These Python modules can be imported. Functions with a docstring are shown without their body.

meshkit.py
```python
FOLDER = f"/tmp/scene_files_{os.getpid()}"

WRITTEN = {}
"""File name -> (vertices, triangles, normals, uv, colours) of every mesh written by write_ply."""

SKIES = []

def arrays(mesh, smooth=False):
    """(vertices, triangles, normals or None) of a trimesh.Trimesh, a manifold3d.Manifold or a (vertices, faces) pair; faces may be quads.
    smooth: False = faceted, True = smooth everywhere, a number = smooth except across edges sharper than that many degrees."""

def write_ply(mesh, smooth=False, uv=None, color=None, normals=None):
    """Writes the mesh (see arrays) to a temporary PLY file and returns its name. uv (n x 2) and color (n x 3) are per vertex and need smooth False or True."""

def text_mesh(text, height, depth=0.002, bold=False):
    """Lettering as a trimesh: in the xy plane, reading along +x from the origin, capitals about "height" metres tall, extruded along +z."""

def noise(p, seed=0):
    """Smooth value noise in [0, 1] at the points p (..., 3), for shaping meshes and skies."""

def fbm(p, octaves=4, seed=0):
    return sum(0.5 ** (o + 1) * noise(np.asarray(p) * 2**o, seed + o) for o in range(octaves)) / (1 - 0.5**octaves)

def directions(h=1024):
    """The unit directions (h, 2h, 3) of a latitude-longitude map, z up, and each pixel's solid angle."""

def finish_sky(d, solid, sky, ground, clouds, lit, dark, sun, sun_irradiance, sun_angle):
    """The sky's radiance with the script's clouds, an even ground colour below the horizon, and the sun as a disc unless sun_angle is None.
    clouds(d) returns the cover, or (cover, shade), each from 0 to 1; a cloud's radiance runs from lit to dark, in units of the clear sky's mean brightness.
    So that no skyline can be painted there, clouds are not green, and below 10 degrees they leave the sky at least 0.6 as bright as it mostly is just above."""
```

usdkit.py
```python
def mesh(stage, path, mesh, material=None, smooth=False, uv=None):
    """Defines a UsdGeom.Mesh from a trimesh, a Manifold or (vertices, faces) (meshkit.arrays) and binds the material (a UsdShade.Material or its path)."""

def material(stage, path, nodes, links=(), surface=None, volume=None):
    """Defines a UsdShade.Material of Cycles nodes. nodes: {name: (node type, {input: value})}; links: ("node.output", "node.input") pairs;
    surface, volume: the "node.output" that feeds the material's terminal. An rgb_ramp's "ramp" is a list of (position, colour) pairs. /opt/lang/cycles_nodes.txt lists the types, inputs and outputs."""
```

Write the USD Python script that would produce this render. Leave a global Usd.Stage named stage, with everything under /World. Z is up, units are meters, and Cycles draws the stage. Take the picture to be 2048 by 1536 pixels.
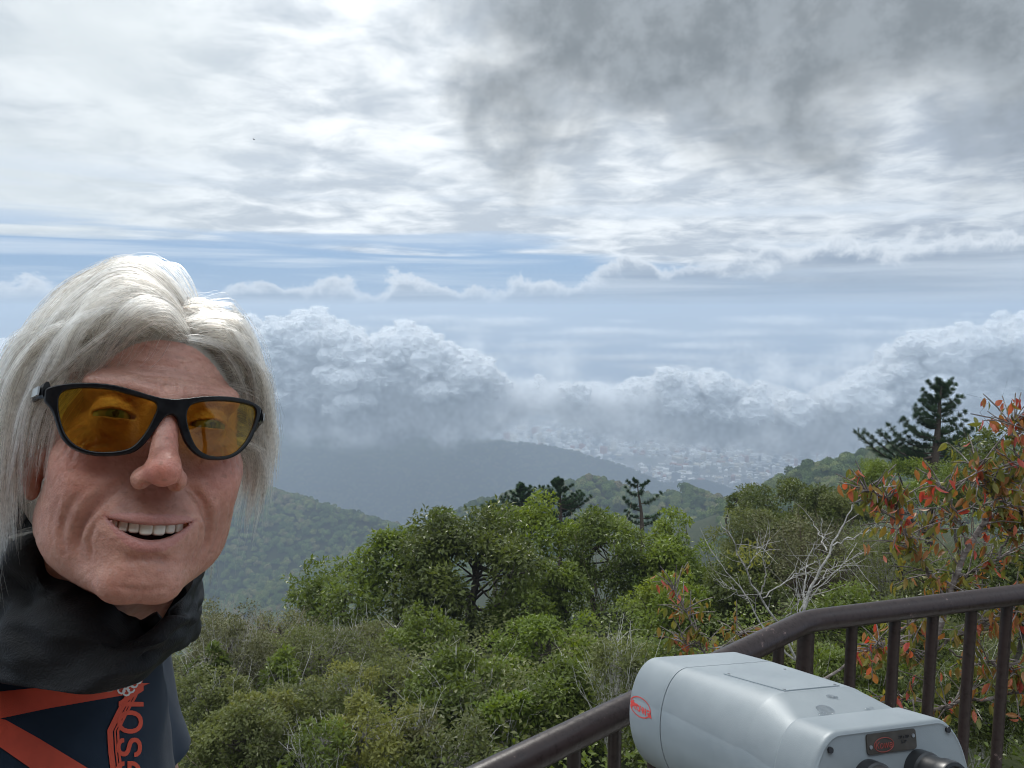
import math, numpy as np, trimesh, usdkit, meshkit
from pxr import Usd, UsdGeom, UsdLux, UsdShade, Gf, Sdf, Vt
from scipy.spatial.transform import Rotation as Rot
from scipy.spatial import cKDTree
stage = Usd.Stage.CreateInMemory()
UsdGeom.Xform.Define(stage, '/World')
ONLY = None
def want(s): return ONLY is None or s in ONLY

# ------------------------------------------------------------------ camera, sky, sun
EYE = np.array([0, 0, 1.72]); FPX = 1024 / math.tan(math.radians(35)); PITCH = math.atan(148 / FPX)
cam = UsdGeom.Camera.Define(stage, '/World/camera')
cam.CreateHorizontalApertureAttr(36.0); cam.CreateFocalLengthAttr(18 / math.tan(math.radians(35)))
cam.CreateClippingRangeAttr((0.02, 100000.0))
cam.AddTranslateOp().Set(tuple(EYE)); cam.AddRotateXOp().Set(90 - math.degrees(PITCH))
cam.CreateExposureAttr(0.95)

def ray(px, py):
    """World direction (forward component along the camera axis = 1) of a pixel of the 2048 x 1536 photograph."""
    px, py = np.asarray(px, float), np.asarray(py, float)
    x, z = (px - 1024) / FPX, -(py - 768) / FPX
    c, s = math.cos(PITCH), math.sin(PITCH)
    return np.stack([x, c + z * s, -s + z * c], -1)
def at(px, py, d):
    """The point at horizontal distance d in front (world y = d) seen at a pixel."""
    r = ray(px, py); return EYE + r * (np.asarray(d, float) / r[..., 1])[..., None]
def project(P):
    P = np.asarray(P, float) - EYE; c, s = math.cos(PITCH), math.sin(PITCH)
    yf, zu = P[..., 1] * c - P[..., 2] * s, P[..., 2] * c + P[..., 1] * s
    return np.stack([1024 + FPX * P[..., 0] / yf, 768 - FPX * zu / yf, yf], -1)

SUN_AZ, SUN_EL = math.radians(-8), math.radians(47)
def sky_material():
    N, L = {}, []
    cnt = [0]
    def node(kind, **kw):
        n = f'n{cnt[0]}'; cnt[0] += 1; ins = {}
        for k, v in kw.items():
            if isinstance(v, str) and '.' in v: L.append((v, f'{n}.{k}'))
            else: ins[k] = v
        N[n] = (kind, ins); return n
    def M(op, a, b=0.0, c=0.0, clamp=False):
        return node('math', math_type=op, value1=a, value2=b, value3=c, use_clamp=clamp) + '.value'
    def sm(v, lo, hi, a=0.0, b=1.0):
        return node('map_range', range_type='smoothstep', value=v, from_min=lo, from_max=hi, to_min=a, to_max=b, clamp=True) + '.result'
    def mix(f, a, b, t='mix'): return node('mix', mix_type=t, fac=f, color1=a, color2=b) + '.color'
    def noise(vec, scale, detail=4, rough=.55, dist=0.0, out='fac'):
        return node('noise_texture', vector=vec, scale=scale, detail=detail, roughness=rough, distortion=dist) + '.' + out
    g = node('texture_coordinate') + '.generated'
    s = node('separate_xyz', vector=g); X, Y, Z = s + '.x', s + '.y', s + '.z'
    el = M('add', M('multiply', M('arcsine', Z), 57.2958), 3.3)
    az = M('multiply', M('arctan2', X, Y), 57.2958)                  # degrees right of straight ahead
    zz = M('add', M('maximum', Z, 0.0), 0.15)
    P = node('combine_xyz', x=M('divide', X, zz), y=M('divide', Y, zz), z=0.0) + '.vector'   # on a cloud layer
    D = node('combine_xyz', x=M('multiply', az, .05), y=M('multiply', el, .12), z=0.0) + '.vector'
    D1 = node('combine_xyz', x=M('multiply', az, .05), y=M('multiply', el, .05), z=0.0) + '.vector'
    sky = node('sky_texture', sky_type='single_scattering', sun_disc=False, sun_elevation=SUN_EL, sun_rotation=SUN_AZ % (2*math.pi)) + '.color'
    sky = mix(.82, mix(1.0, sky, (.42, .52, .62), 'multiply'), (1.75, 2.75, 4.4))
    # high broken layer
    n1 = noise(P, 1.5, 7, .56, .25); n2 = noise(P, 4.6, 6, .58, .4); n3 = noise(D, 1.1, 4)
    st = node('combine_xyz', x=M('add', M('multiply', X, 1.1), M('multiply', el, .02)), y=M('multiply', el, .34), z=0.0) + '.vector'
    nst = noise(st, 1.6, 6, .55, .3)
    sh = M('add', M('multiply', n1, .55), M('multiply', n2, .45))
    shade = sm(sh, .39, .62)
    # brighter where the sun stands behind the layer
    sx, sy, sz = math.sin(SUN_AZ)*math.cos(math.radians(36)), math.cos(SUN_AZ)*math.cos(math.radians(36)), math.sin(math.radians(36))
    dot = node('vector_math', vector_math_type='dot_product', vector1=g, vector2=(sx, sy, sz)); N[dot][1].pop('vector_math_type'); N[dot][1]['math_type'] = 'dot_product'
    glow = sm(dot + '.value', .55, 1.0)
    high_dark = mix(glow, (2.3, 2.75, 3.4), (3.9, 4.35, 4.85)); high_lit = mix(glow, (4.5, 4.95, 5.4), (7.0, 7.3, 7.5))
    high = mix(shade, high_dark, high_lit)
    # left part: smoother, veil-like
    veil = M('multiply', sm(az, -14.0, -30.0), sm(n3, .35, .6, .4, .9)); high = mix(veil, high, (4.9, 5.35, 5.6))
    low_edge = M('add', M('add', 8.6, M('multiply', M('subtract', nst, .5), 11.0)), sm(az, -2.0, 22.0, 0.0, -2.6))
    cover = sm(M('subtract', el, low_edge), -.9, 1.1)
    col = mix(cover, sky, high)
    # streaks of thin cloud across the low blue gap
    streak = M('multiply', sm(nst, .47, .66), sm(el, 3.0, 7.0)); streak = M('multiply', streak, sm(el, 16.0, 10.0))
    col = mix(M('multiply', streak, .75), col, (4.6, 5.2, 5.9))
    # grey rain cloud, upper right
    nd = noise(D1, 2.1, 5, .5, .4); nd2 = noise(D1, 6.0, 5, .6)
    edge = M('add', M('subtract', el, 17.5), M('multiply', M('subtract', nd, .5), 26.0))
    right = M('add', M('add', az, 3.0), M('multiply', M('subtract', nd, .5), 22.0))
    dk = M('multiply', sm(edge, -8.0, 4.0), sm(right, -5.0, 5.5)); dk = M('multiply', dk, sm(az, 100.0, 70.0))
    dkc = mix(sm(nd2, .35, .65), (1.5, 1.72, 1.9), (2.2, 2.48, 2.72))
    col = mix(M('multiply', dk, .97), col, dkc)
    # low far layer of stratus with a lumpy top
    nt = noise(D1, 5.0, 7, .62, .3); nt2 = noise(D1, 2.2, 4)
    top = M('add', M('add', M('multiply', M('subtract', nt, .5), 5.6), M('multiply', M('subtract', nt2, .5), 5.0)), sm(az, -10.0, 26.0, 5.0, 8.0))
    lay = sm(M('subtract', top, el), -.22, .45)
    layc = mix(sm(nst, .35, .65), (1.9, 2.4, 3.1), (3.6, 4.1, 4.7))
    rim = M('multiply', sm(M('subtract', top, el), 1.3, 0.0), .8); layc = mix(rim, layc, (5.9, 6.3, 6.7))
    col = mix(M('multiply', lay, sm(nt2, .3, .6, .62, .95)), col, layc)
    # deep blue band over the sea, haze below
    band = M('multiply', M('multiply', sm(el, 1.6, .2), sm(el, -3.2, -1.6)), sm(az, 33.0, 20.0)); col = mix(M('multiply', band, .8), col, (1.9, 2.75, 4.1))
    low = sm(el, -3.0, -7.0); col = mix(low, col, (2.6, 3.3, 4.2))
    # an overcast sky grows brighter towards the zenith
    up = sm(Z, .30, .95, .80, 2.0)
    col = node('vector_math', math_type='scale', vector1=col, scale=up) + '.vector'
    b = node('background_shader', color=col, strength=0.1)
    return usdkit.material(stage, '/World/Looks/sky', N, L, surface=b + '.background')
dome = UsdLux.DomeLight.Define(stage, '/World/sky'); dome.CreateIntensityAttr(1.0)
UsdShade.MaterialBindingAPI.Apply(dome.GetPrim()).Bind(sky_material())
sun = UsdLux.DistantLight.Define(stage, '/World/sun')
sun.CreateIntensityAttr(0.36); sun.CreateAngleAttr(14.0); sun.CreateNormalizeAttr(True); sun.CreateColorAttr(Gf.Vec3f(1.0, .96, .90))
sun.AddRotateZOp().Set(-math.degrees(SUN_AZ)); sun.AddRotateXOp().Set(-(90 - math.degrees(SUN_EL)))

# ------------------------------------------------------------------ helpers
used = {}
def path_for(name, parent=None):
    base = (parent.GetPath().pathString if parent is not None else '/World') + '/'
    n = used.get(base + name, -1) + 1; used[base + name] = n
    return base + (name if n == 0 else f'{name}_{n:03d}')
def tag(o, label=None, cat=None, group=None, kind=None):
    o = o.GetPrim() if hasattr(o, 'GetPrim') else o
    for k, v in (('label', label), ('category', cat), ('group', group), ('kind', kind)):
        if v: o.SetCustomDataByKey(k, v)
    return o
def thing(name, label, cat, loc=(0, 0, 0), rotz=0.0, group=None, kind=None):
    x = UsdGeom.Xform.Define(stage, path_for(name)); x.AddTranslateOp().Set(tuple(map(float, loc)))
    if rotz: x.AddRotateZOp().Set(rotz)
    return tag(x, label, cat, group, kind)
def obj(name, mesh, mat, parent=None, smooth=False, label=None, cat=None, group=None, kind=None, uv=None, color=None):
    """color: per-vertex primvar 'tint' (needs smooth True or False)."""
    m = usdkit.mesh(stage, path_for(name, parent), mesh, mat, smooth=smooth)
    if color is not None:
        UsdGeom.PrimvarsAPI(m).CreatePrimvar('tint', Sdf.ValueTypeNames.Color3fArray, 'vertex').Set(Vt.Vec3fArray.FromNumpy(np.asarray(color, np.float32)))
    return tag(m, label, cat, group, kind)
MATS = {}
def mat(name, nodes, links=(), surface='p.BSDF', volume=None):
    if name not in MATS: MATS[name] = usdkit.material(stage, '/World/Looks/' + name, nodes, links, surface, volume)
    return MATS[name]
def plain(name, color, rough=.5, metal=0.0, var=.12, scale=30.0, bump=0.0, bscale=200.0, spec=.5, coat=0.0):
    """A painted or cast surface: colour with soft mottling, and fine relief."""
    c = np.array(color)
    n = {'g': ('texture_coordinate', {}), 'n': ('noise_texture', {'scale': scale, 'detail': 6, 'roughness': .6}),
         'r': ('rgb_ramp', {'ramp': [(0.3, tuple(c * (1 - var))), (.7, tuple(c * (1 + var)))]}),
         'p': ('principled_bsdf', {'roughness': rough, 'metallic': metal, 'specular_ior_level': spec, 'coat_weight': coat})}
    l = [('g.object', 'n.vector'), ('n.fac', 'r.fac'), ('r.color', 'p.base_color')]
    if bump:
        n['n2'] = ('noise_texture', {'scale': bscale, 'detail': 3}); n['b'] = ('bump', {'strength': bump, 'distance': .002})
        l += [('g.object', 'n2.vector'), ('n2.fac', 'b.height'), ('b.normal', 'p.normal')]
    return mat(name, n, l)
def curves(name, pts, counts, widths, m, parent=None, **kw):
    c = UsdGeom.BasisCurves.Define(stage, path_for(name, parent))
    c.CreateTypeAttr('linear'); c.CreatePointsAttr(Vt.Vec3fArray.FromNumpy(np.asarray(pts, np.float32)))
    c.CreateCurveVertexCountsAttr(Vt.IntArray.FromNumpy(np.asarray(counts, np.int32)))
    c.CreateWidthsAttr(Vt.FloatArray.FromNumpy(np.asarray(widths, np.float32))); c.SetWidthsInterpolation('vertex')
    UsdShade.MaterialBindingAPI.Apply(c.GetPrim()).Bind(m)
    return tag(c, **kw)
def tube(points, radii, sides=8, caps=True):
    p = np.asarray(points, float); n = len(p); radii = np.broadcast_to(np.asarray(radii, float), (n,))
    t = np.gradient(p, axis=0); t /= np.linalg.norm(t, axis=1, keepdims=True) + 1e-12
    ref = np.array([0, 0, 1.0]) if abs(t[0, 2]) < .9 else np.array([1.0, 0, 0])
    a = np.cross(t, ref); bad = np.linalg.norm(a, axis=1) < .05; a[bad] = np.cross(t[bad], [0, 1.0, 0])
    a /= np.linalg.norm(a, axis=1, keepdims=True); b = np.cross(t, a)
    ang = np.arange(sides) * 2 * np.pi / sides
    v = (p[:, None] + radii[:, None, None] * (np.cos(ang)[None, :, None] * a[:, None] + np.sin(ang)[None, :, None] * b[:, None])).reshape(-1, 3)
    i, j = np.meshgrid(np.arange(n - 1), np.arange(sides), indexing='ij')
    q = np.stack([i * sides + j, i * sides + (j + 1) % sides, (i + 1) * sides + (j + 1) % sides, (i + 1) * sides + j], -1).reshape(-1, 4)
    f = np.vstack([q[:, [0, 2, 1]], q[:, [0, 3, 2]]])
    if caps:
        v = np.vstack([v, p[0], p[-1]]); k = np.arange(sides); k2 = (k + 1) % sides
        f = np.vstack([f, np.stack([np.full(sides, n * sides), k, k2], 1), np.stack([np.full(sides, n * sides + 1), (n - 1) * sides + k2, (n - 1) * sides + k], 1)])
    return v, f
def join(parts):
    vs, fs, n = [], [], 0
    for v, f in parts:
        vs.append(v); fs.append(np.asarray(f) + n); n += len(v)
    return np.vstack(vs), np.vstack(fs)
def spline(pts, n):
    """Catmull-Rom through points, n samples."""
    p = np.asarray(pts, float); p = np.vstack([2 * p[0] - p[1], p, 2 * p[-1] - p[-2]])
    u = np.linspace(0, len(p) - 3 - 1e-9, n); i = u.astype(int); t = (u - i)[:, None]
    a, b, c, d = p[i], p[i + 1], p[i + 2], p[i + 3]
    return .5 * (2 * b + (c - a) * t + (2 * a - 5 * b + 4 * c - d) * t ** 2 + (3 * b - a - 3 * c + d) * t ** 3)

# signed-distance modelling
def sd_ell(p, c, r):
    q = (p - np.asarray(c, np.float32)) / np.asarray(r, np.float32); k = np.linalg.norm(q, axis=-1); k2 = np.linalg.norm(q / np.asarray(r, np.float32), axis=-1)
    return k * (k - 1) / np.maximum(k2, 1e-6)
def sd_cap(p, a, b, ra, rb):
    a, b = np.asarray(a, np.float32), np.asarray(b, np.float32); ba = b - a
    h = np.clip(((p - a) @ ba) / (ba @ ba), 0, 1)
    return np.linalg.norm(p - a - h[..., None] * ba, axis=-1) - (ra + (rb - ra) * h)
def smin(a, b, k):
    h = np.clip(.5 + .5 * (b - a) / k, 0, 1); return b + (a - b) * h - k * h * (1 - h)
def smax(a, b, k): return -smin(-a, -b, k)
def surface_nets(fn, lo, hi, h, chunk=64):
    lo, hi = np.asarray(lo, float), np.asarray(hi, float); n = np.ceil((hi - lo) / h).astype(int) + 1
    ax = [(lo[k] + h * np.arange(n[k])).astype(np.float32) for k in range(3)]
    F = np.empty(n, np.float32)
    B = 5; nb = -(-n // B)                                            # blocks far from the surface keep their coarse value
    bc = [lo[k] + h * np.minimum(np.arange(nb[k]) * B + (B - 1) / 2, n[k] - 1) for k in range(3)]
    C = fn(np.stack(np.meshgrid(*bc, indexing='ij'), -1).reshape(-1, 3).astype(np.float32)).reshape(nb)
    F[:] = np.repeat(np.repeat(np.repeat(C, B, 0), B, 1), B, 2)[:n[0], :n[1], :n[2]]
    near = np.repeat(np.repeat(np.repeat(np.abs(C) < h * B * 1.9 + .002, B, 0), B, 1), B, 2)[:n[0], :n[1], :n[2]]; I = np.argwhere(near)
    for i in range(0, len(I), 400000):
        J = I[i:i + 400000]; F[tuple(J.T)] = fn(np.stack([ax[k][J[:, k]] for k in range(3)], 1))
    S = F < 0
    c = np.zeros(n - 1, np.int8)
    for a, b, d in np.ndindex(2, 2, 2): c += S[a:n[0] - 1 + a, b:n[1] - 1 + b, d:n[2] - 1 + d]
    cells = np.argwhere((c > 0) & (c < 8)); idx = -np.ones(n - 1, np.int64); idx[tuple(cells.T)] = np.arange(len(cells))
    acc, cntv = np.zeros((len(cells), 3)), np.zeros(len(cells))
    corners = list(np.ndindex(2, 2, 2))
    for e0 in corners:
        for k in range(3):
            if e0[k] == 0:
                e1 = list(e0); e1[k] = 1
                i0, i1 = cells + e0, cells + e1
                f0, f1 = F[tuple(i0.T)], F[tuple(i1.T)]; m = (f0 < 0) != (f1 < 0)
                t = f0[m] / (f0[m] - f1[m]); acc[m] += i0[m] + t[:, None] * (i1[m] - i0[m]); cntv[m] += 1
    V = lo + h * acc / cntv[:, None]
    faces = []
    for k in range(3):
        u, w = (k + 1) % 3, (k + 2) % 3
        sl0 = [slice(None)] * 3; sl1 = [slice(None)] * 3; sl0[k] = slice(0, -1); sl1[k] = slice(1, None)
        A, B = S[tuple(sl0)], S[tuple(sl1)]
        E = np.argwhere(A != B); ok = (E[:, u] > 0) & (E[:, w] > 0) & (E[:, u] < n[u] - 1) & (E[:, w] < n[w] - 1); E = E[ok]
        def cell(du, dw):
            q = E.copy(); q[:, u] -= du; q[:, w] -= dw; return idx[tuple(q.T)]
        q = np.stack([cell(1, 1), cell(0, 1), cell(0, 0), cell(1, 0)], 1)
        flip = ~A[tuple(E.T)]; q[flip] = q[flip][:, ::-1]; faces.append(q)
    q = np.vstack(faces); q = q[(q >= 0).all(1)]
    return V, np.vstack([q[:, [0, 1, 2]], q[:, [0, 2, 3]]])
def sdf_normals(fn, V, e=4e-4):
    V = V.astype(np.float32); n = np.stack([fn(V + np.eye(3, dtype=np.float32)[k] * e) - fn(V - np.eye(3, dtype=np.float32)[k] * e) for k in range(3)], 1)
    return n / np.maximum(np.linalg.norm(n, axis=1, keepdims=True), 1e-9)
def snap(fn, V, steps=2, e=4e-4):
    for _ in range(steps): V = V - sdf_normals(fn, V, e) * np.clip(fn(V.astype(np.float32)), -.003, .003)[:, None]
    return V
def march(fn, o, d, t0, t1, steps=90):
    """First hit of the rays o + t d with the surface fn = 0."""
    t = np.full(len(d), float(t0)); L = np.linalg.norm(d, axis=1)
    for _ in range(steps): t = np.minimum(t + .8 * fn((o + t[:, None] * d).astype(np.float32)) / L, t1)
    return o + t[:, None] * d
def poly_dist(P, line):
    """Distance of points to a polyline and the arc parameter (0..1) of the nearest point."""
    best, arg = np.full(len(P), 1e9), np.zeros(len(P)); m = len(line) - 1
    for i in range(m):
        a, b = line[i], line[i + 1]; ba = b - a; h = np.clip((P - a) @ ba / (ba @ ba + 1e-12), 0, 1)
        d = np.linalg.norm(P - a - h[:, None] * ba, axis=1); k = d < best; best[k] = d[k]; arg[k] = (i + h[k]) / m
    return best, arg
# ------------------------------------------------------------------ terrain, far forest, city, fog and haze
PLAIN = -600.0
RIDGES = [  # (pixel x, pixel y, distance) along each crest; slope; spur roughness
    ([(240, 940, 640), (380, 950, 640), (450, 962, 630), (520, 980, 615), (600, 1002, 600), (680, 1025, 590), (760, 1050, 580), (850, 1075, 560)], .50, .8),
    ([(250, 830, 2300), (420, 842, 2250), (560, 860, 2150), (700, 872, 2080), (900, 876, 2020), (1030, 884, 1980), (1110, 896, 1950), (1190, 916, 1900), (1270, 944, 1850), (1330, 978, 1800), (1400, 1020, 1750)], .42, 1.15),
    ([(880, 1050, 450), (960, 1012, 440), (1040, 992, 430), (1110, 982, 430), (1190, 962, 430), (1235, 978, 425), (1290, 1000, 420), (1350, 985, 410), (1385, 979, 405), (1430, 1000, 400), (1500, 1015, 395), (1600, 1020, 390)], .48, .5),
    ([(1500, 1010, 270), (1560, 972, 270), (1600, 952, 268), (1650, 938, 265), (1720, 922, 260), (1800, 915, 255), (2000, 905, 250), (2300, 900, 250)], .45, .4),
    ([(1340, 968, 2250), (1400, 962, 2220), (1450, 975, 2200), (1480, 992, 2180)], .30, .4),
]
RP = []
for pts, k, rough in RIDGES:
    a = np.array(pts, float); a = spline(a, 70); P = at(a[:, 0], a[:, 1], a[:, 2]); RP.append((P, k, rough))
def near_height(x, y):
    r = np.hypot(x, np.maximum(y, 0)); az = np.degrees(np.arctan2(x, np.maximum(y, .01)))
    right = np.clip((az - 2) / 22, 0, 1)
    z = -np.interp(r, [0, 3, 6.5, 8, 10, 12.5, 15, 19, 26, 60, 160, 600, 1400], [2.4, 2.45, 2.75, 3.2, 3.75, 4.3, 5.0, 7.2, 11.5, 30, 90, 425, 900])
    z2 = -np.interp(r, [0, 3, 7, 9, 13, 20, 27, 40, 120, 260, 600, 1500], [2.4, 2.4, 2.5, 2.8, 3.6, 4.4, 6.0, 10.5, 30, 82, 360, 900])
    bump = meshkit.noise(np.stack([x * .45, y * .45, x * 0], -1), 4) - .5; z, z2 = z + bump * .35, z2 + bump * .35
    return z * (1 - right) + z2 * right
def height(x, y):
    x, y = np.asarray(x, float), np.asarray(y, float); q = np.stack([x, y], -1).reshape(-1, 2)
    z = near_height(q[:, 0], q[:, 1]); out = np.maximum(z, PLAIN)
    for P, k, rough in RP:
        tree = cKDTree(P[:, :2]); d, i = tree.query(q)
        w = max(60.0, .16 * np.hypot(*P.mean(0)[:2]))
        n = meshkit.fbm(np.stack([q[:, 0] / w, q[:, 1] / w, np.full(len(q), P[0, 0] * .01)], -1), 3, 7) - .5
        h = P[i, 2] - k * d * (1 + 1.5 * rough * n) - 0 * d
        out = np.maximum(out, np.where(d < 2500, h, -1e4))
    return np.maximum(out, PLAIN).reshape(x.shape)
def build_land():
    az = np.radians(np.r_[np.arange(-180, -42, 6), np.linspace(-42, 42, 300), np.arange(48, 180, 6)]); r = np.r_[0.0, np.geomspace(1.2, 4000, 330)]
    A, R_ = np.meshgrid(az, r); X, Y = R_ * np.sin(A), R_ * np.cos(A); Z = height(X, Y)
    Z = np.where(Y < 2.0, np.minimum(Z, -2.4), Z)
    V = np.stack([X, Y, Z], -1).reshape(-1, 3); n, m = X.shape; i, j = np.meshgrid(np.arange(n - 1), np.arange(m), indexing='ij'); j2 = (j + 1) % m
    q = np.stack([i * m + j, (i + 1) * m + j, (i + 1) * m + j2, i * m + j2], -1).reshape(-1, 4)
    ground = mat('ground', {'g': ('geometry', {}), 's': ('separate_xyz', {}), 'n': ('noise_texture', {'scale': .9, 'detail': 8, 'roughness': .65}), 'n2': ('noise_texture', {'scale': .012, 'detail': 8, 'roughness': .6}),
        'c': ('rgb_ramp', {'ramp': [(.3, (.018, .024, .010)), (.55, (.035, .042, .016)), (.75, (.055, .048, .026))]}), 'c2': ('rgb_ramp', {'ramp': [(.35, (.12, .14, .12)), (.5, (.22, .22, .21)), (.65, (.30, .29, .27))]}),
        'lo': ('math', {'math_type': 'less_than', 'value2': PLAIN + 3}), 'm': ('mix', {}), 'p': ('principled_bsdf', {'roughness': .95, 'specular_ior_level': .1})},
        [('g.position', 'n.vector'), ('g.position', 'n2.vector'), ('g.position', 's.vector'), ('s.z', 'lo.value1'), ('n.fac', 'c.fac'), ('n2.fac', 'c2.fac'), ('lo.value', 'm.fac'), ('c.color', 'm.color1'), ('c2.color', 'm.color2'), ('m.color', 'p.base_color')])
    obj('hillside_ground', (V, q[:, ::-1]), ground, smooth=True, kind='structure')
    rng = np.random.default_rng(5)
    # ---- far forest: crowns over every ridge in view
    def crown(seed, n, size):
        """A far tree crown: leaf clumps spread over a few lobes."""
        rg = np.random.default_rng(seed); c = np.vstack([[0, 0, .1], rg.normal(0, .36, (7, 3)) * [1, 1, .7]]); r = np.r_[.72, rg.uniform(.38, .58, 7)]
        k = rg.choice(8, n, p=r ** 2 / (r ** 2).sum()); d = rg.normal(0, 1, (n, 3)); d[:, 2] = np.where(d[:, 2] < -.3, -d[:, 2], d[:, 2]); d /= np.linalg.norm(d, axis=1, keepdims=True)
        p = c[k] + d * (r[k] * rg.uniform(.78, 1.06, n))[:, None]; nn = d + rg.normal(0, .45, (n, 3)); nn /= np.linalg.norm(nn, axis=1, keepdims=True)
        a = np.cross(nn, rg.normal(0, 1, (n, 3))); a /= np.linalg.norm(a, axis=1, keepdims=True); b = np.cross(nn, a); L = size * rg.uniform(.6, 1.4, (n, 1))
        V = np.stack([p - a * L, p - b * L * .6 - nn * L * .2, p + a * L, p + b * L * .6 - nn * L * .2], 1).reshape(-1, 3); q = np.arange(n)[:, None] * 4
        return V, np.vstack([q + [0, 1, 2], q + [0, 2, 3]])
    def forest_mat(name, stops):
        return mat(name, {'o': ('object_info', {}), 'g': ('geometry', {}), 'n': ('noise_texture', {'scale': .75, 'detail': 6, 'roughness': .75}), 'nb': ('noise_texture', {'scale': .018, 'detail': 5, 'roughness': .6}), 'ab': ('math', {'math_type': 'multiply_add', 'value2': .9, 'value3': -.45}), 'ac': ('math', {'math_type': 'add'}), 'm': ('math', {'math_type': 'multiply_add', 'value2': .55, 'value3': .0}), 'a': ('math', {'math_type': 'multiply_add', 'value2': .6}),
            'r': ('rgb_ramp', {'ramp': stops}), 'p': ('principled_bsdf', {'roughness': .8, 'specular_ior_level': .2})},
            [('g.position', 'n.vector'), ('n.fac', 'a.value1'), ('o.random', 'm.value1'), ('m.value', 'a.value3'), ('g.position', 'nb.vector'), ('nb.fac', 'ab.value1'), ('a.value', 'ac.value1'), ('ab.value', 'ac.value2'), ('ac.value', 'r.fac'), ('r.color', 'p.base_color')])
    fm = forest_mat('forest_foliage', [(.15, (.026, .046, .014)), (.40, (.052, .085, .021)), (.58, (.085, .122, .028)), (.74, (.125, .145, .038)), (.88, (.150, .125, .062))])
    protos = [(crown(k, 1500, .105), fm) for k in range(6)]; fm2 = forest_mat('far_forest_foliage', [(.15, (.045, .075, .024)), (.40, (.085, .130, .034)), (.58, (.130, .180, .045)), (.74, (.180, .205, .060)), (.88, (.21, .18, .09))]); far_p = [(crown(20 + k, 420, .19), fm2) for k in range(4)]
    def scatter(n, d0, d1, x0, x1, ymin, ymax, seed):
        """Points on the ground that the picture looks at, between two distances."""
        rg = np.random.default_rng(seed); px = rg.uniform(x0, x1, n * 3); d = np.sqrt(rg.uniform(d0 ** 2, d1 ** 2, n * 3)); x = (px - 1024) / FPX * d / math.cos(PITCH)
        z = height(x, d); P = np.stack([x, d, z], -1); u = project(P + [0, 0, 3]); k = (u[:, 1] > ymin) & (u[:, 1] < ymax) & (z > PLAIN + 2); return P[k][:n]
    def instancer(name, P, scale, plist, seed, **kw):
        rg = np.random.default_rng(seed); pi = UsdGeom.PointInstancer.Define(stage, path_for(name)); root = pi.GetPath().pathString; paths = []
        for k, (mesh, mm) in enumerate(plist):
            q_ = usdkit.mesh(stage, f'{root}/tree_crown_{k:03d}' if k else f'{root}/tree_crown', mesh, mm, smooth=kw.get('smooth', False)); paths.append(q_.GetPath())
        pi.CreatePrototypesRel().SetTargets(paths); n = len(P)
        pi.CreateProtoIndicesAttr(Vt.IntArray.FromNumpy(rg.integers(0, len(plist), n).astype(np.int32))); pi.CreatePositionsAttr(Vt.Vec3fArray.FromNumpy(P.astype(np.float32)))
        pi.CreateScalesAttr(Vt.Vec3fArray.FromNumpy(scale.astype(np.float32))); a = rg.uniform(0, 2 * np.pi, n) / 2
        qs = np.zeros((n, 4)); qs[:, 0] = np.cos(a); qs[:, 3] = np.sin(a)
        pi.CreateOrientationsAttr(Vt.QuathArray([Gf.Quath(float(w_), 0, 0, float(z_)) for w_, _, _, z_ in qs])); return pi
    P1 = np.vstack([scatter(13000, 300, 760, -250, 1100, 880, 1300, 1), scatter(4200, 330, 520, 860, 1700, 930, 1160, 2), scatter(2600, 170, 330, 1450, 2250, 890, 1120, 3)])
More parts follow.
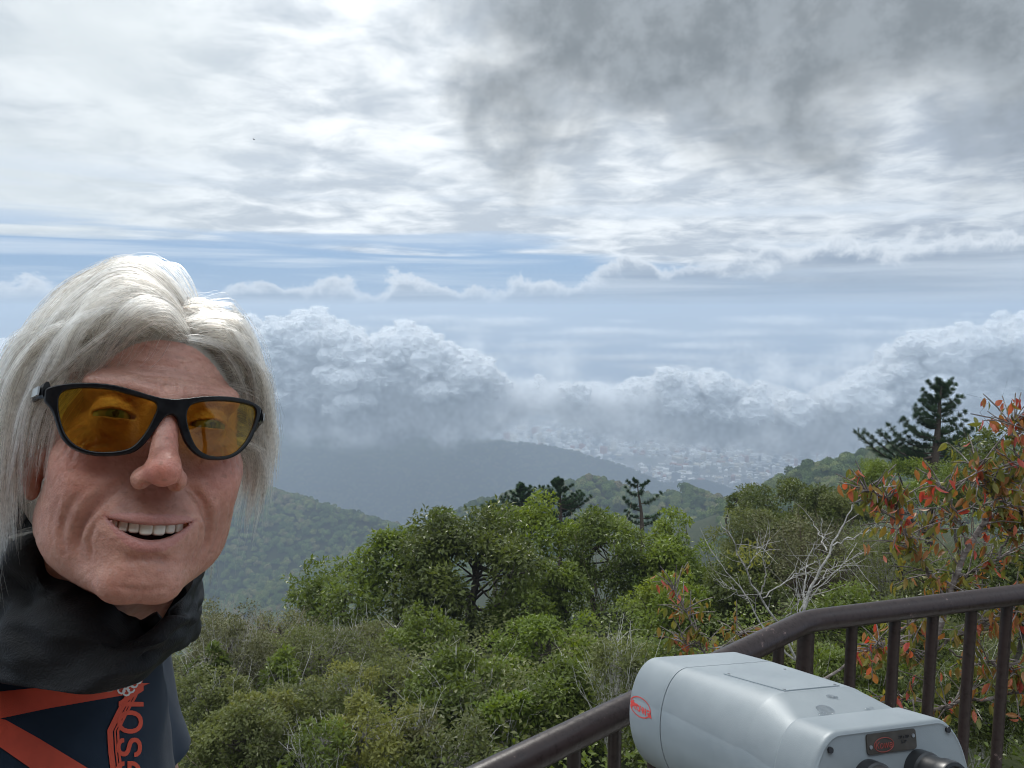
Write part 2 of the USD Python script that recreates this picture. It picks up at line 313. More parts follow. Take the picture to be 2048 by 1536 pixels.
    s = rng.uniform(1.7, 3.9, len(P1))[:, None] * rng.uniform(.85, 1.15, (len(P1), 3)) * [1, 1, 1.05]; P1[:, 2] += s[:, 2] * .45
    tag(instancer('valley_forest', P1, s, protos, 4), 'dense green forest covering the valley slopes behind the near trees', 'forest', kind='stuff')
    P2 = scatter(20000, 1350, 2600, -50, 1550, 780, 1120, 5); s = rng.uniform(3.0, 6.5, len(P2))[:, None] * rng.uniform(.85, 1.15, (len(P2), 3)); P2[:, 2] += s[:, 2] * .3
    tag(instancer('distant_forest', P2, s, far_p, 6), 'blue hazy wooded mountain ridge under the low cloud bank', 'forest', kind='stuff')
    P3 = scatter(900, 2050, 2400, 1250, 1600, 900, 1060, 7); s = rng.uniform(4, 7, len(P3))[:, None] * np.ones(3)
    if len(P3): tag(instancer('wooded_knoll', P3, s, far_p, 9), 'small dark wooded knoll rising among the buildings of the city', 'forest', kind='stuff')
    build_city(); build_fog()

def build_city():
    rng = np.random.default_rng(77)
    tones = [('pale_wall', (.82, .81, .78)), ('cream_wall', (.70, .64, .52)), ('grey_wall', (.40, .41, .42)), ('white_wall', (.92, .92, .91)), ('red_roof_tiles', (.42, .15, .09)), ('blue_grey_roof', (.26, .29, .33))]
    ms = [plain('city_' + a, b, .8, var=.1, scale=.2) for a, b in tones]
    def house(w, l, h, kind):
        b = trimesh.creation.box((w, l, h)); b.apply_translation((0, 0, h / 2)); v, f = np.array(b.vertices), np.array(b.faces)
        if kind == 0:                                                   # stair tower and parapet on a flat roof
            t = trimesh.creation.box((w * .25, l * .3, 3.2)); t.apply_translation((w * .2, 0, h + 1.6)); v, f = join([(v, f), (np.array(t.vertices), np.array(t.faces))])
        if kind == 1:
            rv = np.array([(-w / 2 - .5, -l / 2 - .5, h), (w / 2 + .5, -l / 2 - .5, h), (w / 2 + .5, l / 2 + .5, h), (-w / 2 - .5, l / 2 + .5, h), (0, -l / 2 - .5, h + w * .3), (0, l / 2 + .5, h + w * .3)]); rf = np.array([(0, 1, 4), (1, 2, 5), (1, 5, 4), (2, 3, 5), (3, 0, 4), (3, 4, 5), (0, 3, 2), (0, 2, 1)])
            v, f = join([(v, f), (rv, rf)])
        return v, f
    def spots(n):
        px = rng.uniform(985, 1790, n); d = np.sqrt(rng.uniform(1850 ** 2, 3700 ** 2, n)); x = (px - 1024) / FPX * d / math.cos(PITCH)
        g = 26.0; bx, by = x * .94 + d * .34, -x * .34 + d * .94; bx, by = np.round(bx / g) * g + rng.uniform(-6, 6, n), np.round(by / (g * 1.4)) * g * 1.4 + rng.uniform(-5, 5, n)
        x, d = bx * .94 - by * .34, bx * .34 + by * .94; z = height(x, d)
        dens = meshkit.noise(np.stack([x / 260, d / 260, x * 0], -1), 3); k = (z < PLAIN + 25) & (dens > rng.uniform(.1, .6, n)); P = np.stack([x, d, z - .5], -1)[k]
        q = np.unique(np.round(P[:, :2] / 14), axis=0, return_index=True)[1]; return P[q]
    P = spots(9000); dist = np.linalg.norm(P, axis=1); o = np.argsort(dist); P = P[o]
    sizes = np.stack([rng.uniform(9, 24, len(P)), rng.uniform(9, 34, len(P)), rng.choice([6, 7, 9, 12, 16, 24, 34], len(P), p=[.28, .24, .18, .12, .09, .06, .03])], 1)
    kind = rng.integers(0, 3, len(P)); tone = rng.choice(6, len(P), p=[.28, .18, .16, .22, .06, .10]); ang = -20 + rng.choice([0, 90], len(P)) + rng.normal(0, 4, len(P))
    proj_size = np.maximum(sizes[:, 0], sizes[:, 1]) * sizes[:, 2] / dist[o] ** 2; big = np.argsort(-proj_size)[:300]; isbig = np.zeros(len(P), bool); isbig[big] = True
    cls = ['white flat roofed', 'pale', 'cream', 'grey', 'white', 'red roofed', 'blue grey roofed']
    rest = [[] for _ in ms]; pp = project(P)
    cls[6] = 'slate roofed'
    def lab(i):
        shape = 'tall ' if sizes[i, 2] > 14 else ('long ' if max(sizes[i, :2]) > 1.7 * min(sizes[i, :2]) else 'low ')
        x, y = pp[i, :2]; where = next(w for lim, w in ((1120, 'at the foot of the blue ridge'), (1240, 'along the end of the blue ridge'), (1330, 'behind the lone ragged pine'), (1500, 'around the wooded knoll'), (1620, 'left of the green knoll'), (9e9, 'beyond the green knoll')) if x < lim)
        return f'{shape}{cls[tone[i] + 1]} building ' + ('at the near city edge ' if y > 950 else ('in mid city ' if y > 915 else 'under the fog ')) + where
    for i in range(len(P)):
        v, f = house(*sizes[i], kind[i]); a = math.radians(ang[i]); c, s = math.cos(a), math.sin(a); v = v @ np.array([[c, -s, 0], [s, c, 0], [0, 0, 1]]).T + P[i]
        if isbig[i]: obj('building', (v, f), ms[tone[i]], label=lab(i), cat='building', group=lab(i).replace('building', 'buildings'))
        else: rest[tone[i]].append((v, f))
    t = thing('city_blocks', 'mass of smaller pale houses in the hazy city on the plain', 'city', kind='stuff')
    for r, m, (a, _) in zip(rest, ms, tones):
        if r: obj('house_block_' + a, join(r), m, t, kind='stuff')

def build_fog():
    """Fog lying on the mountain and over the city: very many tiny droplets gathered in billows."""
    rng = np.random.default_rng(21)
    top = np.array([(-200, 700), (0, 690), (120, 660), (260, 675), (420, 640), (500, 650), (560, 640), (610, 640), (650, 634), (690, 660), (730, 690), (765, 672), (800, 652), (835, 660), (880, 690), (930, 712), (980, 742), (1040, 748), (1100, 756), (1150, 758), (1200, 760), (1250, 765), (1300, 758), (1345, 742), (1400, 738), (1440, 752), (1480, 768), (1520, 766), (1570, 772), (1620, 784), (1670, 770), (1720, 748), (1760, 730), (1800, 690), (1850, 668), (1900, 676), (1960, 650), (2048, 640), (2200, 640)], float)
    bot = np.array([(-200, 850), (420, 860), (560, 850), (650, 880), (760, 876), (860, 872), (960, 866), (1040, 838), (1130, 840), (1220, 862), (1320, 880), (1420, 884), (1520, 888), (1620, 896), (1750, 905), (2200, 930)], float)
    oc_v, oc_f = np.array([(1, 0, 0), (-1, 0, 0), (0, 1, 0), (0, -1, 0), (0, 0, 1), (0, 0, -1)], float), np.array([(0, 2, 4), (2, 1, 4), (1, 3, 4), (3, 0, 4), (2, 0, 5), (1, 2, 5), (3, 1, 5), (0, 3, 5)])
    white = mat('fog_droplets', {'d': ('diffuse_bsdf', {'color': (.99, .99, .99)}), 't': ('translucent_bsdf', {'color': (.99, .99, .99)}), 'm': ('mix_closure', {'fac': .45})}, [('d.BSDF', 'm.closure1'), ('t.BSDF', 'm.closure2')], surface='m.closure')
    def puff(seed, n, soft):
        rg = np.random.default_rng(seed); NLB = 44; c = rg.normal(0, 1, (NLB, 3)); c *= (rg.uniform(.1, .74, (NLB, 1)) / np.linalg.norm(c, axis=1, keepdims=True)); c[:, 2] *= .8; r = .19 + .30 * rg.random(NLB) ** 1.4
        k = rg.choice(NLB, n, p=r ** 2 / (r ** 2).sum()); d = rg.normal(0, 1, (n, 3)); d /= np.linalg.norm(d, axis=1, keepdims=True); solid = soft < .1
        p = c[k] + d * (r[k] * ((rg.uniform(.74, .98, n) if solid else rg.uniform(.05, 1, n) ** .5) + soft * np.abs(rg.normal(0, 1, n))))[:, None]
        s = rg.uniform(.007, .014, n); V = (p[:, None] + oc_v[None] * s[:, None, None] * rg.uniform(.7, 1.3, (n, 1, 3))).reshape(-1, 3); F = (oc_f[None] + 6 * np.arange(n)[:, None, None]).reshape(-1, 3)
        if not solid: return V, F
        def sdf(x):
            e = None
            for q, rr in zip(c, r):
                f = np.linalg.norm(x - q.astype(np.float32), axis=1) - rr * .86; e = f if e is None else smin(e, f, .09)
            m = np.abs(e) < .3; y = x[m].astype(float); e[m] += (.30 * (meshkit.noise(y * 3.2 + seed, seed) - .5) + .19 * (meshkit.noise(y * 7.5 + seed, seed + 1) - .5) + .07 * (meshkit.noise(y * 17.0, seed + 2) - .5) + .03 * (meshkit.noise(y * 36.0, seed + 3) - .5)).astype(np.float32); return e
        cv, cf = surface_nets(sdf, (-1.35, -1.35, -1.25), (1.35, 1.35, 1.25), .034)
        i = rg.integers(0, len(cv), n); nn = sdf_normals(sdf, cv, .02); p = cv[i] + nn[i] * (np.abs(rg.normal(0, .055, n)) - .012)[:, None] + rg.normal(0, .012, (n, 3))
        V = (p[:, None] + oc_v[None] * s[:, None, None] * rg.uniform(.7, 1.3, (n, 1, 3))).reshape(-1, 3); return join([(cv, cf), (V, F)])
    P, S, I = [], [], []
    for px in np.arange(-120, 2240, 15):
        t, b = np.interp(px, top[:, 0], top[:, 1]), np.interp(px, bot[:, 0], bot[:, 1])
        for layer in range(3):
            d = rng.uniform(1500, 1850) if px < 1000 else rng.uniform(1650, 2150)
            if px > 1250 and layer == 0: d = rng.uniform(2000, 2500)
            R = rng.uniform(32, 66) / FPX * d; rp = R / d * FPX
            for y in np.arange(t + rp * .80, b - rp * .2, rp * .9):
                y_ = y + rng.normal(0, rp * .12); edge = y > b - rp * 1.5
                P.append(at(px + rng.normal(0, 8), y_, d)); S.append(R * rng.uniform(.85, 1.1)); I.append(rng.integers(0, 3) if not edge else rng.integers(3, 6))
        # thin shreds hanging below the bank
        if rng.random() < (.9 if px < 1120 else .25):
            d = rng.uniform(1350, 1800); R = rng.uniform(26, 50) / FPX * d; P.append(at(px + rng.normal(0, 10), b + rng.uniform(-20, 22), d)); S.append(R); I.append(rng.integers(6, 8))
    for _ in range(150):                                             # mist rising from the bank, and thin layers farther out
        px = rng.choice([rng.uniform(1450, 2150), rng.uniform(900, 1150), rng.uniform(560, 800)], p=[.6, .25, .15]); t = np.interp(px, top[:, 0], top[:, 1]); d = rng.uniform(1700, 2300)
        y = t - abs(rng.normal(0, 34)); R = rng.uniform(26, 60) / FPX * d
        if y - R / d * FPX > 628: P.append(at(px, y, d)); S.append(R); I.append(rng.integers(6, 8))
    P, S, I = np.array(P), np.array(S), np.array(I)
    flat = np.full(len(P), .9)
    for y, x0, x1, n in ((640, 600, 2150, 40), (662, 700, 2150, 44), (690, 900, 2150, 40), (716, 950, 1750, 44), (735, 1250, 1750, 20)):
        px = rng.uniform(x0, x1, n); d = rng.uniform(2300, 2700, n); P = np.vstack([P, at(px, y + rng.normal(0, 5, n), d)]); S = np.r_[S, rng.uniform(60, 130, n) / FPX * d]; I = np.r_[I, rng.integers(6, 8, n)]; flat = np.r_[flat, rng.uniform(.06, .15, n)]
    pi = UsdGeom.PointInstancer.Define(stage, path_for('fog_bank')); root = pi.GetPath().pathString; paths = []
    for k, (n, soft) in enumerate(((12000, .09), (12000, .098), (12000, .09), (5000, .22), (5000, .28), (5000, .25), (1000, .4), (1000, .5))):
        paths.append(usdkit.mesh(stage, f'{root}/fog_puff' + (f'_{k:03d}' if k else ''), puff(k + 3, n, soft), white, smooth=soft < .1).GetPath())
    pi.CreatePrototypesRel().SetTargets(paths); pi.CreateProtoIndicesAttr(Vt.IntArray.FromNumpy(I.astype(np.int32))); pi.CreatePositionsAttr(Vt.Vec3fArray.FromNumpy(P.astype(np.float32)))
    pi.CreateScalesAttr(Vt.Vec3fArray.FromNumpy((S[:, None] * np.stack([np.ones(len(S)), np.ones(len(S)), flat], 1)).astype(np.float32))); a = rng.uniform(0, np.pi, len(P))
    pi.CreateOrientationsAttr(Vt.QuathArray([Gf.Quath(float(np.cos(x)), 0, 0, float(np.sin(x))) for x in a]))
    tag(pi, 'bank of billowing white fog lying over the mountain and the city', 'fog', kind='stuff')
if want('land'): build_land()
if want('haze'):
    hb = trimesh.creation.box((8300, 8300, 631)); hb.apply_translation((0, 0, PLAIN - 1 + 315.5))
    hm = mat('haze', {'v': ('principled_volume', {'color': (.50, .605, .74), 'density': 5.2e-4, 'anisotropy': .30})}, [], surface=None, volume='v.volume')
    obj('haze', hb, hm, kind='stuff', label='pale blue haze hanging over the valley and the distant city', cat='haze')
# ------------------------------------------------------------------ trees and shrubs close by
def leaf_mat(name, stops, gloss=.45, trans=.36):
    """Leaves: every leaf its own tone, drifting through the crown."""
    return mat('leaf_' + name, {'g': ('geometry', {}), 'n': ('noise_texture', {'scale': .9, 'detail': 3}), 'a': ('math', {'math_type': 'multiply_add', 'value2': .62}), 'm': ('math', {'math_type': 'multiply_add', 'value2': .9, 'value3': -.24}),
        'r': ('rgb_ramp', {'ramp': stops}), 'p': ('principled_bsdf', {'roughness': gloss, 'specular_ior_level': .4}), 't': ('translucent_bsdf', {}), 'hs': ('hsv', {'value': 1.5, 'saturation': 1.1}), 'x': ('mix_closure', {'fac': trans})},
        [('g.position', 'n.vector'), ('n.fac', 'm.value1'), ('g.random_per_island', 'a.value1'), ('m.value', 'a.value3'), ('a.value', 'r.fac'), ('r.color', 'p.base_color'), ('r.color', 'hs.color'), ('hs.color', 't.color'), ('p.BSDF', 'x.closure1'), ('t.BSDF', 'x.closure2')], surface='x.closure')
LEAF = {}
def leaves_setup():
    L = LEAF
    L['dark'] = leaf_mat('dark_green', [(.1, (0.050, 0.063, 0.013)), (.4, (0.095, 0.113, 0.020)), (.7, (0.156, 0.166, 0.027)), (.95, (0.246, 0.205, 0.035))], .36)
    L['green'] = leaf_mat('mid_green', [(.1, (0.074, 0.097, 0.016)), (.4, (0.129, 0.166, 0.024)), (.7, (0.203, 0.221, 0.029)), (.95, (0.304, 0.260, 0.041))], .40)
    L['bright'] = leaf_mat('bright_green', [(.1, (0.099, 0.139, 0.018)), (.4, (0.170, 0.205, 0.024)), (.7, (0.246, 0.260, 0.029)), (.95, (0.357, 0.299, 0.046))], .42)
    L['olive'] = leaf_mat('olive', [(.1, (0.081, 0.092, 0.026)), (.4, (0.140, 0.153, 0.038)), (.7, (0.212, 0.208, 0.053)), (.95, (0.309, 0.251, 0.081))], .5)
    L['brown'] = leaf_mat('brownish', [(.1, (0.077, 0.076, 0.028)), (.4, (0.128, 0.127, 0.041)), (.7, (0.188, 0.169, 0.055)), (.95, (0.242, 0.186, 0.069))], .6, .2)
    L['yellow'] = leaf_mat('yellow_green', [(.1, (0.111, 0.120, 0.029)), (.4, (0.186, 0.184, 0.039)), (.7, (0.295, 0.256, 0.048)), (.95, (0.473, 0.360, 0.057))], .5)
    L['pine'] = leaf_mat('pine', [(.1, (0.024, 0.048, 0.019)), (.4, (0.044, 0.080, 0.029)), (.7, (0.071, 0.116, 0.039)), (.95, (0.117, 0.154, 0.048))], .5, .12)
    L['rust'] = leaf_mat('rust', [(.05, (0.130, 0.106, 0.020)), (.35, (0.234, 0.112, 0.025)), (.6, (0.390, 0.106, 0.031)), (.9, (0.546, 0.069, 0.037))], .45, .35)
def bark(name, dark, light, scale=40):
    return mat('bark_' + name, {'g': ('geometry', {}), 'n': ('noise_texture', {'scale': scale, 'detail': 6, 'roughness': .7}), 'r': ('rgb_ramp', {'ramp': [(.35, dark), (.62, light)]}), 'b': ('bump', {'strength': .6, 'distance': .004}), 'p': ('principled_bsdf', {'roughness': .85, 'specular_ior_level': .2})},
        [('g.position', 'n.vector'), ('n.fac', 'r.fac'), ('r.color', 'p.base_color'), ('n.fac', 'b.height'), ('b.normal', 'p.normal')])
def leaf_quads(P, axis, nrm, L, W, fold=.25, droop=0.0):
    """Folded leaves: base, two sides, tip; P is the base of each."""
    axis = axis / np.linalg.norm(axis, axis=1, keepdims=True); nrm = nrm - axis * (nrm * axis).sum(1, keepdims=True); nrm /= np.maximum(np.linalg.norm(nrm, axis=1, keepdims=True), 1e-6)
    s = np.cross(axis, nrm); L, W = np.reshape(L, (-1, 1)), np.reshape(W, (-1, 1))
    mid = P + axis * L * .48
    V = np.stack([P, mid + s * W * .5 + nrm * W * fold, P + axis * L - nrm * L * droop, mid - s * W * .5 + nrm * W * fold], 1).reshape(-1, 3); q = np.arange(len(P))[:, None] * 4
    return V, np.vstack([q + [0, 1, 2], q + [0, 2, 3]])
def unit(v): return v / np.maximum(np.linalg.norm(v, axis=-1, keepdims=True), 1e-9)
def crown_leaves(rg, C, radii, n, size, nclump=40, up=.35, clump=.26, flat=.9, low=-.25):
    """Leaves gathered in clumps over an uneven crown. Returns the leaf mesh and the clump centres."""
    d = unit(rg.normal(0, 1, (nclump, 3))); d[:, 2] = np.where(d[:, 2] < low, -d[:, 2] * .8, d[:, 2]); lob = .58 + .66 * meshkit.noise(d * 1.9 + rg.uniform(0, 50), 3); lob = lob * np.where(rg.random(nclump) < .13, rg.uniform(1.1, 1.4, nclump), 1)
    cc = C + d * radii * (lob * rg.uniform(.55, .98, nclump))[:, None]
    cr = clump * np.mean(radii) * rg.uniform(.45, 1.4, nclump); k = rg.choice(nclump, n, p=cr ** 2 / (cr ** 2).sum())
    e = unit(rg.normal(0, 1, (n, 3))); e[:, 2] = np.where(e[:, 2] < -.55, -e[:, 2], e[:, 2]); P = cc[k] + e * (cr[k] * rg.uniform(.30, 1.12, n) ** .7)[:, None] * [1, 1, flat]
    axis = unit(e * .8 + rg.normal(0, .55, (n, 3)) + [0, 0, -.25]); nr = unit(np.array([0, 0, 1.0]) * (.5 + up) + e * .6 + rg.normal(0, .40, (n, 3)))
    L = size * rg.uniform(.65, 1.3, n); return leaf_quads(P, axis, nr, L, L * rg.uniform(.42, .58, n), .12, .15), cc
def limbs(rg, base, C, targets, r0, kink=.10, sides=6):
    """Trunk up to the crown and limbs out to its clumps, as separate lists of tubes."""
    n = 9; t = np.linspace(0, 1, n)[:, None]; bow = rg.normal(0, kink * np.linalg.norm(C - base), (2, 3)) * [1, 1, .2]
    path = base * (1 - t) + C * t + np.sin(t * np.pi) * bow[0] + np.sin(t * 2 * np.pi) * bow[1] * .4; tr = tube(path, r0 * (1 - .62 * t[:, 0]), 9); lm = []
    for T in targets:
        s = rg.uniform(.45, 1.0); i = s * (n - 1); a = path[int(i)] * (1 - i % 1) + path[min(int(i) + 1, n - 1)] * (i % 1); m = 6; u = np.linspace(0, 1, m)[:, None]
        L = np.linalg.norm(T - a); p = a * (1 - u) + T * u + np.sin(u * np.pi) * (rg.normal(0, .09 * L, 3) + [0, 0, -.07 * L]) + rg.normal(0, .02 * L, (m, 3)) * (u > 0)
        lm.append(tube(p, max(r0 * .36, .006) * (1 - .78 * u[:, 0]) * (1.1 - .5 * s), 5))
    return tr, lm
def twig_tubes(rg, base, C, radii, n, r, steps=7, wander=.10, branch=2):
    """Crooked bare twigs rising from the base through the crown."""
    out = []
    for _ in range(n):
        d = unit(rg.normal(0, 1, 3)); d[2] = abs(d[2]) * .8 + .25; T = C + d * radii * rg.uniform(.65, 1.12); s0 = base + rg.normal(0, .16, 3) * radii * [1, 1, 0]; u = np.linspace(0, 1, steps)[:, None]; L = np.linalg.norm(T - s0)
        w = np.cumsum(rg.normal(0, wander * L / steps ** .5, (steps, 3)), 0) * u * .8; p = s0 * (1 - u) + T * u + w; rr = r * rg.uniform(.6, 1.3) * (1 - .82 * u[:, 0]); out.append(tube(p, rr, 4, False))
        for _ in range(branch):
            i = rg.integers(steps // 2, steps); b = p[i]; T2 = b + unit(T - s0 + rg.normal(0, .9 * L, 3)) * L * rg.uniform(.12, .30); v = np.linspace(0, 1, 4)[:, None]; q = b * (1 - v) + T2 * v + rg.normal(0, .018 * L, (4, 3)) * (v > 0); out.append(tube(q, rr[i] * .75 * (1 - .75 * v[:, 0]), 3, False))
    return out
def ground_under(P, sink=.15):
    z = float(height(np.array([P[0]]), np.array([P[1]]))[0]); return np.array([P[0], P[1], min(z, P[2] - .4) - sink])
def plant(name, cat, label, px, py, wpx, hpx, d, leaf, size, seed, dens=1.0, nclump=42, trunk_r=.05, group=None, twigs=0, twig_r=.010, twig_mat='grey', clump=.26, lean=(0, 0), up=.35, n=None, show=14):
    """A broad-leaved tree or shrub whose crown covers wpx by hpx pixels round (px, py) of the photograph at distance d."""
    rg = np.random.default_rng(seed); C = at(px, py, d); R = np.array([wpx / 2 / FPX * d, wpx / 2 / FPX * d * .85, hpx / 2 / FPX * d])
    area = math.pi * (wpx / 2) * (hpx / 2); lp = size * FPX / d
    n = n or int(np.clip(dens * 6.5 * area / (.32 * lp * lp), 500, 16000))
    base = ground_under(C + np.array([lean[0], lean[1], 0]))
    t = thing(name, label, cat, base, group=group); (V, F), cc = crown_leaves(rg, C, R, n, size, nclump, up, clump, low=-.85 if name == 'broadleaf_tree' else -.95)
    obj('crown', (V - base, F), LEAF[leaf], t, kind='stuff')
    tr, lm = limbs(rg, base, C + [0, 0, R[2] * .35], cc[:show], trunk_r); bk = bark('dark_grey', (.035, .028, .022), (.085, .072, .058)) if twig_mat != 'pale' else bark('pale', (.12, .11, .095), (.30, .28, .25))
    obj('trunk', (tr[0] - base, tr[1]), bk, t, smooth=True)
    lv, lf = join(lm); obj('limbs', (lv - base, lf), bk, t, smooth=True, kind='stuff')
    if twigs:
        tw = join(twig_tubes(rg, base, C, R * 1.03, twigs, twig_r)); tm = bark('twig_' + twig_mat, *{'grey': ((.16, .145, .12), (.34, .32, .28)), 'pale': ((.26, .245, .22), (.52, .50, .46)), 'brown': ((.055, .036, .028), (.13, .092, .07)), 'tan': ((.15, .115, .08), (.32, .26, .19))}[twig_mat])
        obj('twigs', (tw[0] - base, tw[1]), tm, t, smooth=True, kind='stuff')
    return t
def pine(label, pxb, pyb, pxt, pyt, d, seed, boughs, needle=.13, dens=1.0, group=None, trunk_r=.09):
    """A pine with whorls of up-swept boughs. boughs: (height 0..1, reach in pixels, side -1..1 or None)."""
    rg = np.random.default_rng(seed); B, T = at(pxb, pyb, d), at(pxt, pyt, d); base = ground_under(B); t = thing('pine_tree', label, 'pine tree', base, group=group)
    u = np.linspace(0, 1, 14)[:, None]; full = np.vstack([base, B + (T - B) * u + np.sin(u * 5) * .03]); bk = bark('pine', (.030, .022, .018), (.075, .056, .044))
    tr = tube(full, np.linspace(trunk_r, .012, len(full)), 9); obj('trunk', (tr[0] - base, tr[1]), bk, t, smooth=True)
    bt, P, A = [], [], []
    H = np.linalg.norm(T - B)
    for h, reach, side in boughs:
        ang = rg.uniform(0, 2 * np.pi) if side is None else (np.pi / 2 * (1 - side) + rg.normal(0, .25)); a = B + (T - B) * h; L = reach / FPX * d; dirv = np.array([math.cos(ang), math.sin(ang) * .9, .10 + .18 * h]); v = np.linspace(0, 1, 9)[:, None]
        path = a + dirv * L * v + np.array([0, 0, 1.0]) * L * (.30 * v ** 2.2 - .10 * np.sin(v * np.pi)) + rg.normal(0, .012 * L, (9, 3)) * v; bt.append(tube(path, np.linspace(.028, .006, 9) * (.5 + L * .4), 5))
        for s in np.linspace(.18, 1, max(5, int(L / .11))):
            i = s * 8; p0 = path[int(i)] * (1 - i % 1) + path[min(int(i) + 1, 8)] * (i % 1); w = L * .15 * (1.1 - .7 * s)
            for _ in range(5):
                tip = p0 + unit(dirv + rg.normal(0, .75, 3) + [0, 0, .35]) * rg.uniform(.3, 1.0) * max(w, .07); bt.append(tube(np.stack([p0, tip]), [.006, .004], 3, False)); m = int(34 * dens); q = rg.uniform(.25, 1.0, (m, 1))
                P.append(p0 + (tip - p0) * q); A.append(unit(unit(tip - p0) * .7 + rg.normal(0, .55, (m, 3)) + [0, 0, .45]))
    m = int(60 * dens); q = rg.uniform(.90, 1.0, (m, 1)); P.append(B + (T - B) * q); A.append(unit(rg.normal(0, .6, (m, 3)) + [0, 0, .8]))
    P, A = np.vstack(P), np.vstack(A); L = needle * rg.uniform(.6, 1.2, len(P)); V, F = leaf_quads(P, A, rg.normal(0, 1, P.shape), L, L * .075, 0, .05)
    obj('crown', (V - base, F), LEAF['pine'], t, kind='stuff'); bv, bf = join(bt); obj('boughs', (bv - base, bf), bk, t, smooth=True, kind='stuff'); return t

def build_plants():
    leaves_setup(); G = 'trees and shrubs below the lookout'
    T = plant
    # the group of trees in the middle
    T('broadleaf_tree', 'tree', 'large dark green tree with a visible trunk in the middle of the slope', 950, 1165, 380, 300, 14, 'dark', .105, 101, nclump=84, trunk_r=.11, clump=.23, show=30)
    T('broadleaf_tree', 'tree', 'low spreading tree at the left foot of the large dark green tree', 690, 1195, 250, 120, 13.5, 'green', .10, 102, nclump=46, trunk_r=.07)
    T('broadleaf_tree', 'tree', 'light leafy tree crown rising on the left shoulder of the large dark tree', 800, 1120, 190, 130, 14.5, 'green', .10, 103, nclump=40, trunk_r=.07)
    T('broadleaf_tree', 'tree', 'small leafy tree top standing above the left shoulder of the big crown', 880, 1055, 90, 80, 15.5, 'bright', .10, 104, nclump=20, trunk_r=.05)
    T('broadleaf_tree', 'tree', 'yellow green tree crown in front of the two pointed pines', 1060, 1075, 230, 110, 15.5, 'bright', .10, 105, nclump=46, trunk_r=.08)
    T('broadleaf_tree', 'tree', 'airy tree with thin stems right of the large dark tree', 1200, 1120, 210, 210, 15, 'green', .095, 106, nclump=52, trunk_r=.07, twigs=14, twig_r=.012, twig_mat='tan', dens=.8)
    T('broadleaf_tree', 'tree', 'tall bright green tree cloaked in climbing leaves beside the bare brown thicket', 1345, 1140, 190, 230, 14.5, 'bright', .085, 107, nclump=60, trunk_r=.08, clump=.24)
    T('broadleaf_tree', 'tree', 'bright green bushy tree below the tall leaf cloaked tree', 1330, 1235, 210, 170, 12.5, 'bright', .075, 108, nclump=50, trunk_r=.06)
    T('broadleaf_tree', 'tree', 'dense green tree between the dark trunk and the airy tree', 1130, 1190, 160, 120, 13.5, 'green', .085, 109, nclump=36, trunk_r=.06)
    # undergrowth
    T('shrub', 'shrub', 'bright green mound of leaves below the big tree trunk', 1100, 1300, 250, 130, 10.5, 'bright', .07, 120, nclump=46)
    T('shrub', 'shrub', 'fresh green shrub with ferny shoots left of the tree trunk', 850, 1270, 170, 90, 11, 'green', .07, 121, nclump=30, twigs=10, twig_mat='pale', twig_r=.010)
    T('shrub', 'shrub', 'broad green shrub with pale twisted stems at the bottom centre', 920, 1395, 270, 170, 8.2, 'green', .065, 122, nclump=52, twigs=22, twig_mat='pale', twig_r=.013)
    T('shrub', 'shrub', 'dark green leafy shrub behind the lower end of the handrail', 1130, 1420, 240, 220, 7.6, 'green', .06, 123, nclump=52, twigs=8, twig_mat='pale', twig_r=.012)
    T('shrub', 'shrub', 'grey bare twigged bush beside the front of the binocular viewer', 1235, 1340, 150, 170, 7.2, 'olive', .045, 124, dens=.35, nclump=30, twigs=46, twig_mat='pale', twig_r=.008)
    T('shrub', 'shrub', 'leafy bush right behind the binocular viewer front', 1350, 1330, 180, 130, 8.6, 'green', .06, 125, nclump=36)
    T('shrub', 'shrub', 'yellow leaved bush at the bottom edge of the picture', 735, 1470, 220, 130, 6.6, 'yellow', .045, 126, nclump=50, twigs=18, twig_mat='pale', twig_r=.007, dens=.8)
    T('shrub', 'shrub', 'olive bush beside the man\'s shoulder at the bottom edge', 470, 1480, 250, 150, 6.6, 'olive', .042, 127, nclump=56, twigs=20, twig_mat='tan', twig_r=.007)
    T('shrub', 'shrub', 'mottled olive bush between the yellow leaved bush and the man', 600, 1430, 220, 150, 7.4, 'olive', .042, 128, nclump=52, twigs=18, twig_mat='grey', twig_r=.007)
    T('shrub', 'shrub', 'low dark bush under the green shrub with twisted stems', 900, 1510, 260, 110, 6.6, 'olive', .05, 129, nclump=44, twigs=16, twig_mat='pale', twig_r=.009)
    T('shrub', 'shrub', 'brownish twiggy thicket right of the man\'s neck', 460, 1320, 260, 150, 9.2, 'brown', .045, 130, nclump=60, twigs=70, twig_mat='grey', twig_r=.010, dens=.6)
    T('shrub', 'shrub', 'grey green thicket of twigs in front of the valley', 640, 1320, 260, 130, 9.8, 'olive', .045, 131, nclump=60, twigs=60, twig_mat='grey', twig_r=.010, dens=.65)
    T('shrub', 'shrub', 'tangle of bare grey brushwood at the edge of the valley', 440, 1250, 190, 70, 12.5, 'brown', .05, 132, nclump=30, twigs=70, twig_mat='grey', twig_r=.013, dens=.3)
    T('shrub', 'shrub', 'dry brushwood with few leaves left of the low spreading tree', 560, 1265, 190, 70, 12, 'brown', .05, 133, nclump=30, twigs=54, twig_mat='tan', twig_r=.012, dens=.4)
    T('shrub', 'shrub', 'twiggy reddish brown bush below the low spreading tree', 720, 1290, 170, 90, 11, 'brown', .05, 134, nclump=34, twigs=36, twig_mat='pale', twig_r=.010, dens=.55)
    T('shrub', 'shrub', 'olive undergrowth between the two thickets and the yellow bush', 780, 1370, 190, 110, 8.8, 'olive', .05, 135, nclump=40, twigs=26, twig_mat='grey', twig_r=.009, dens=.8)
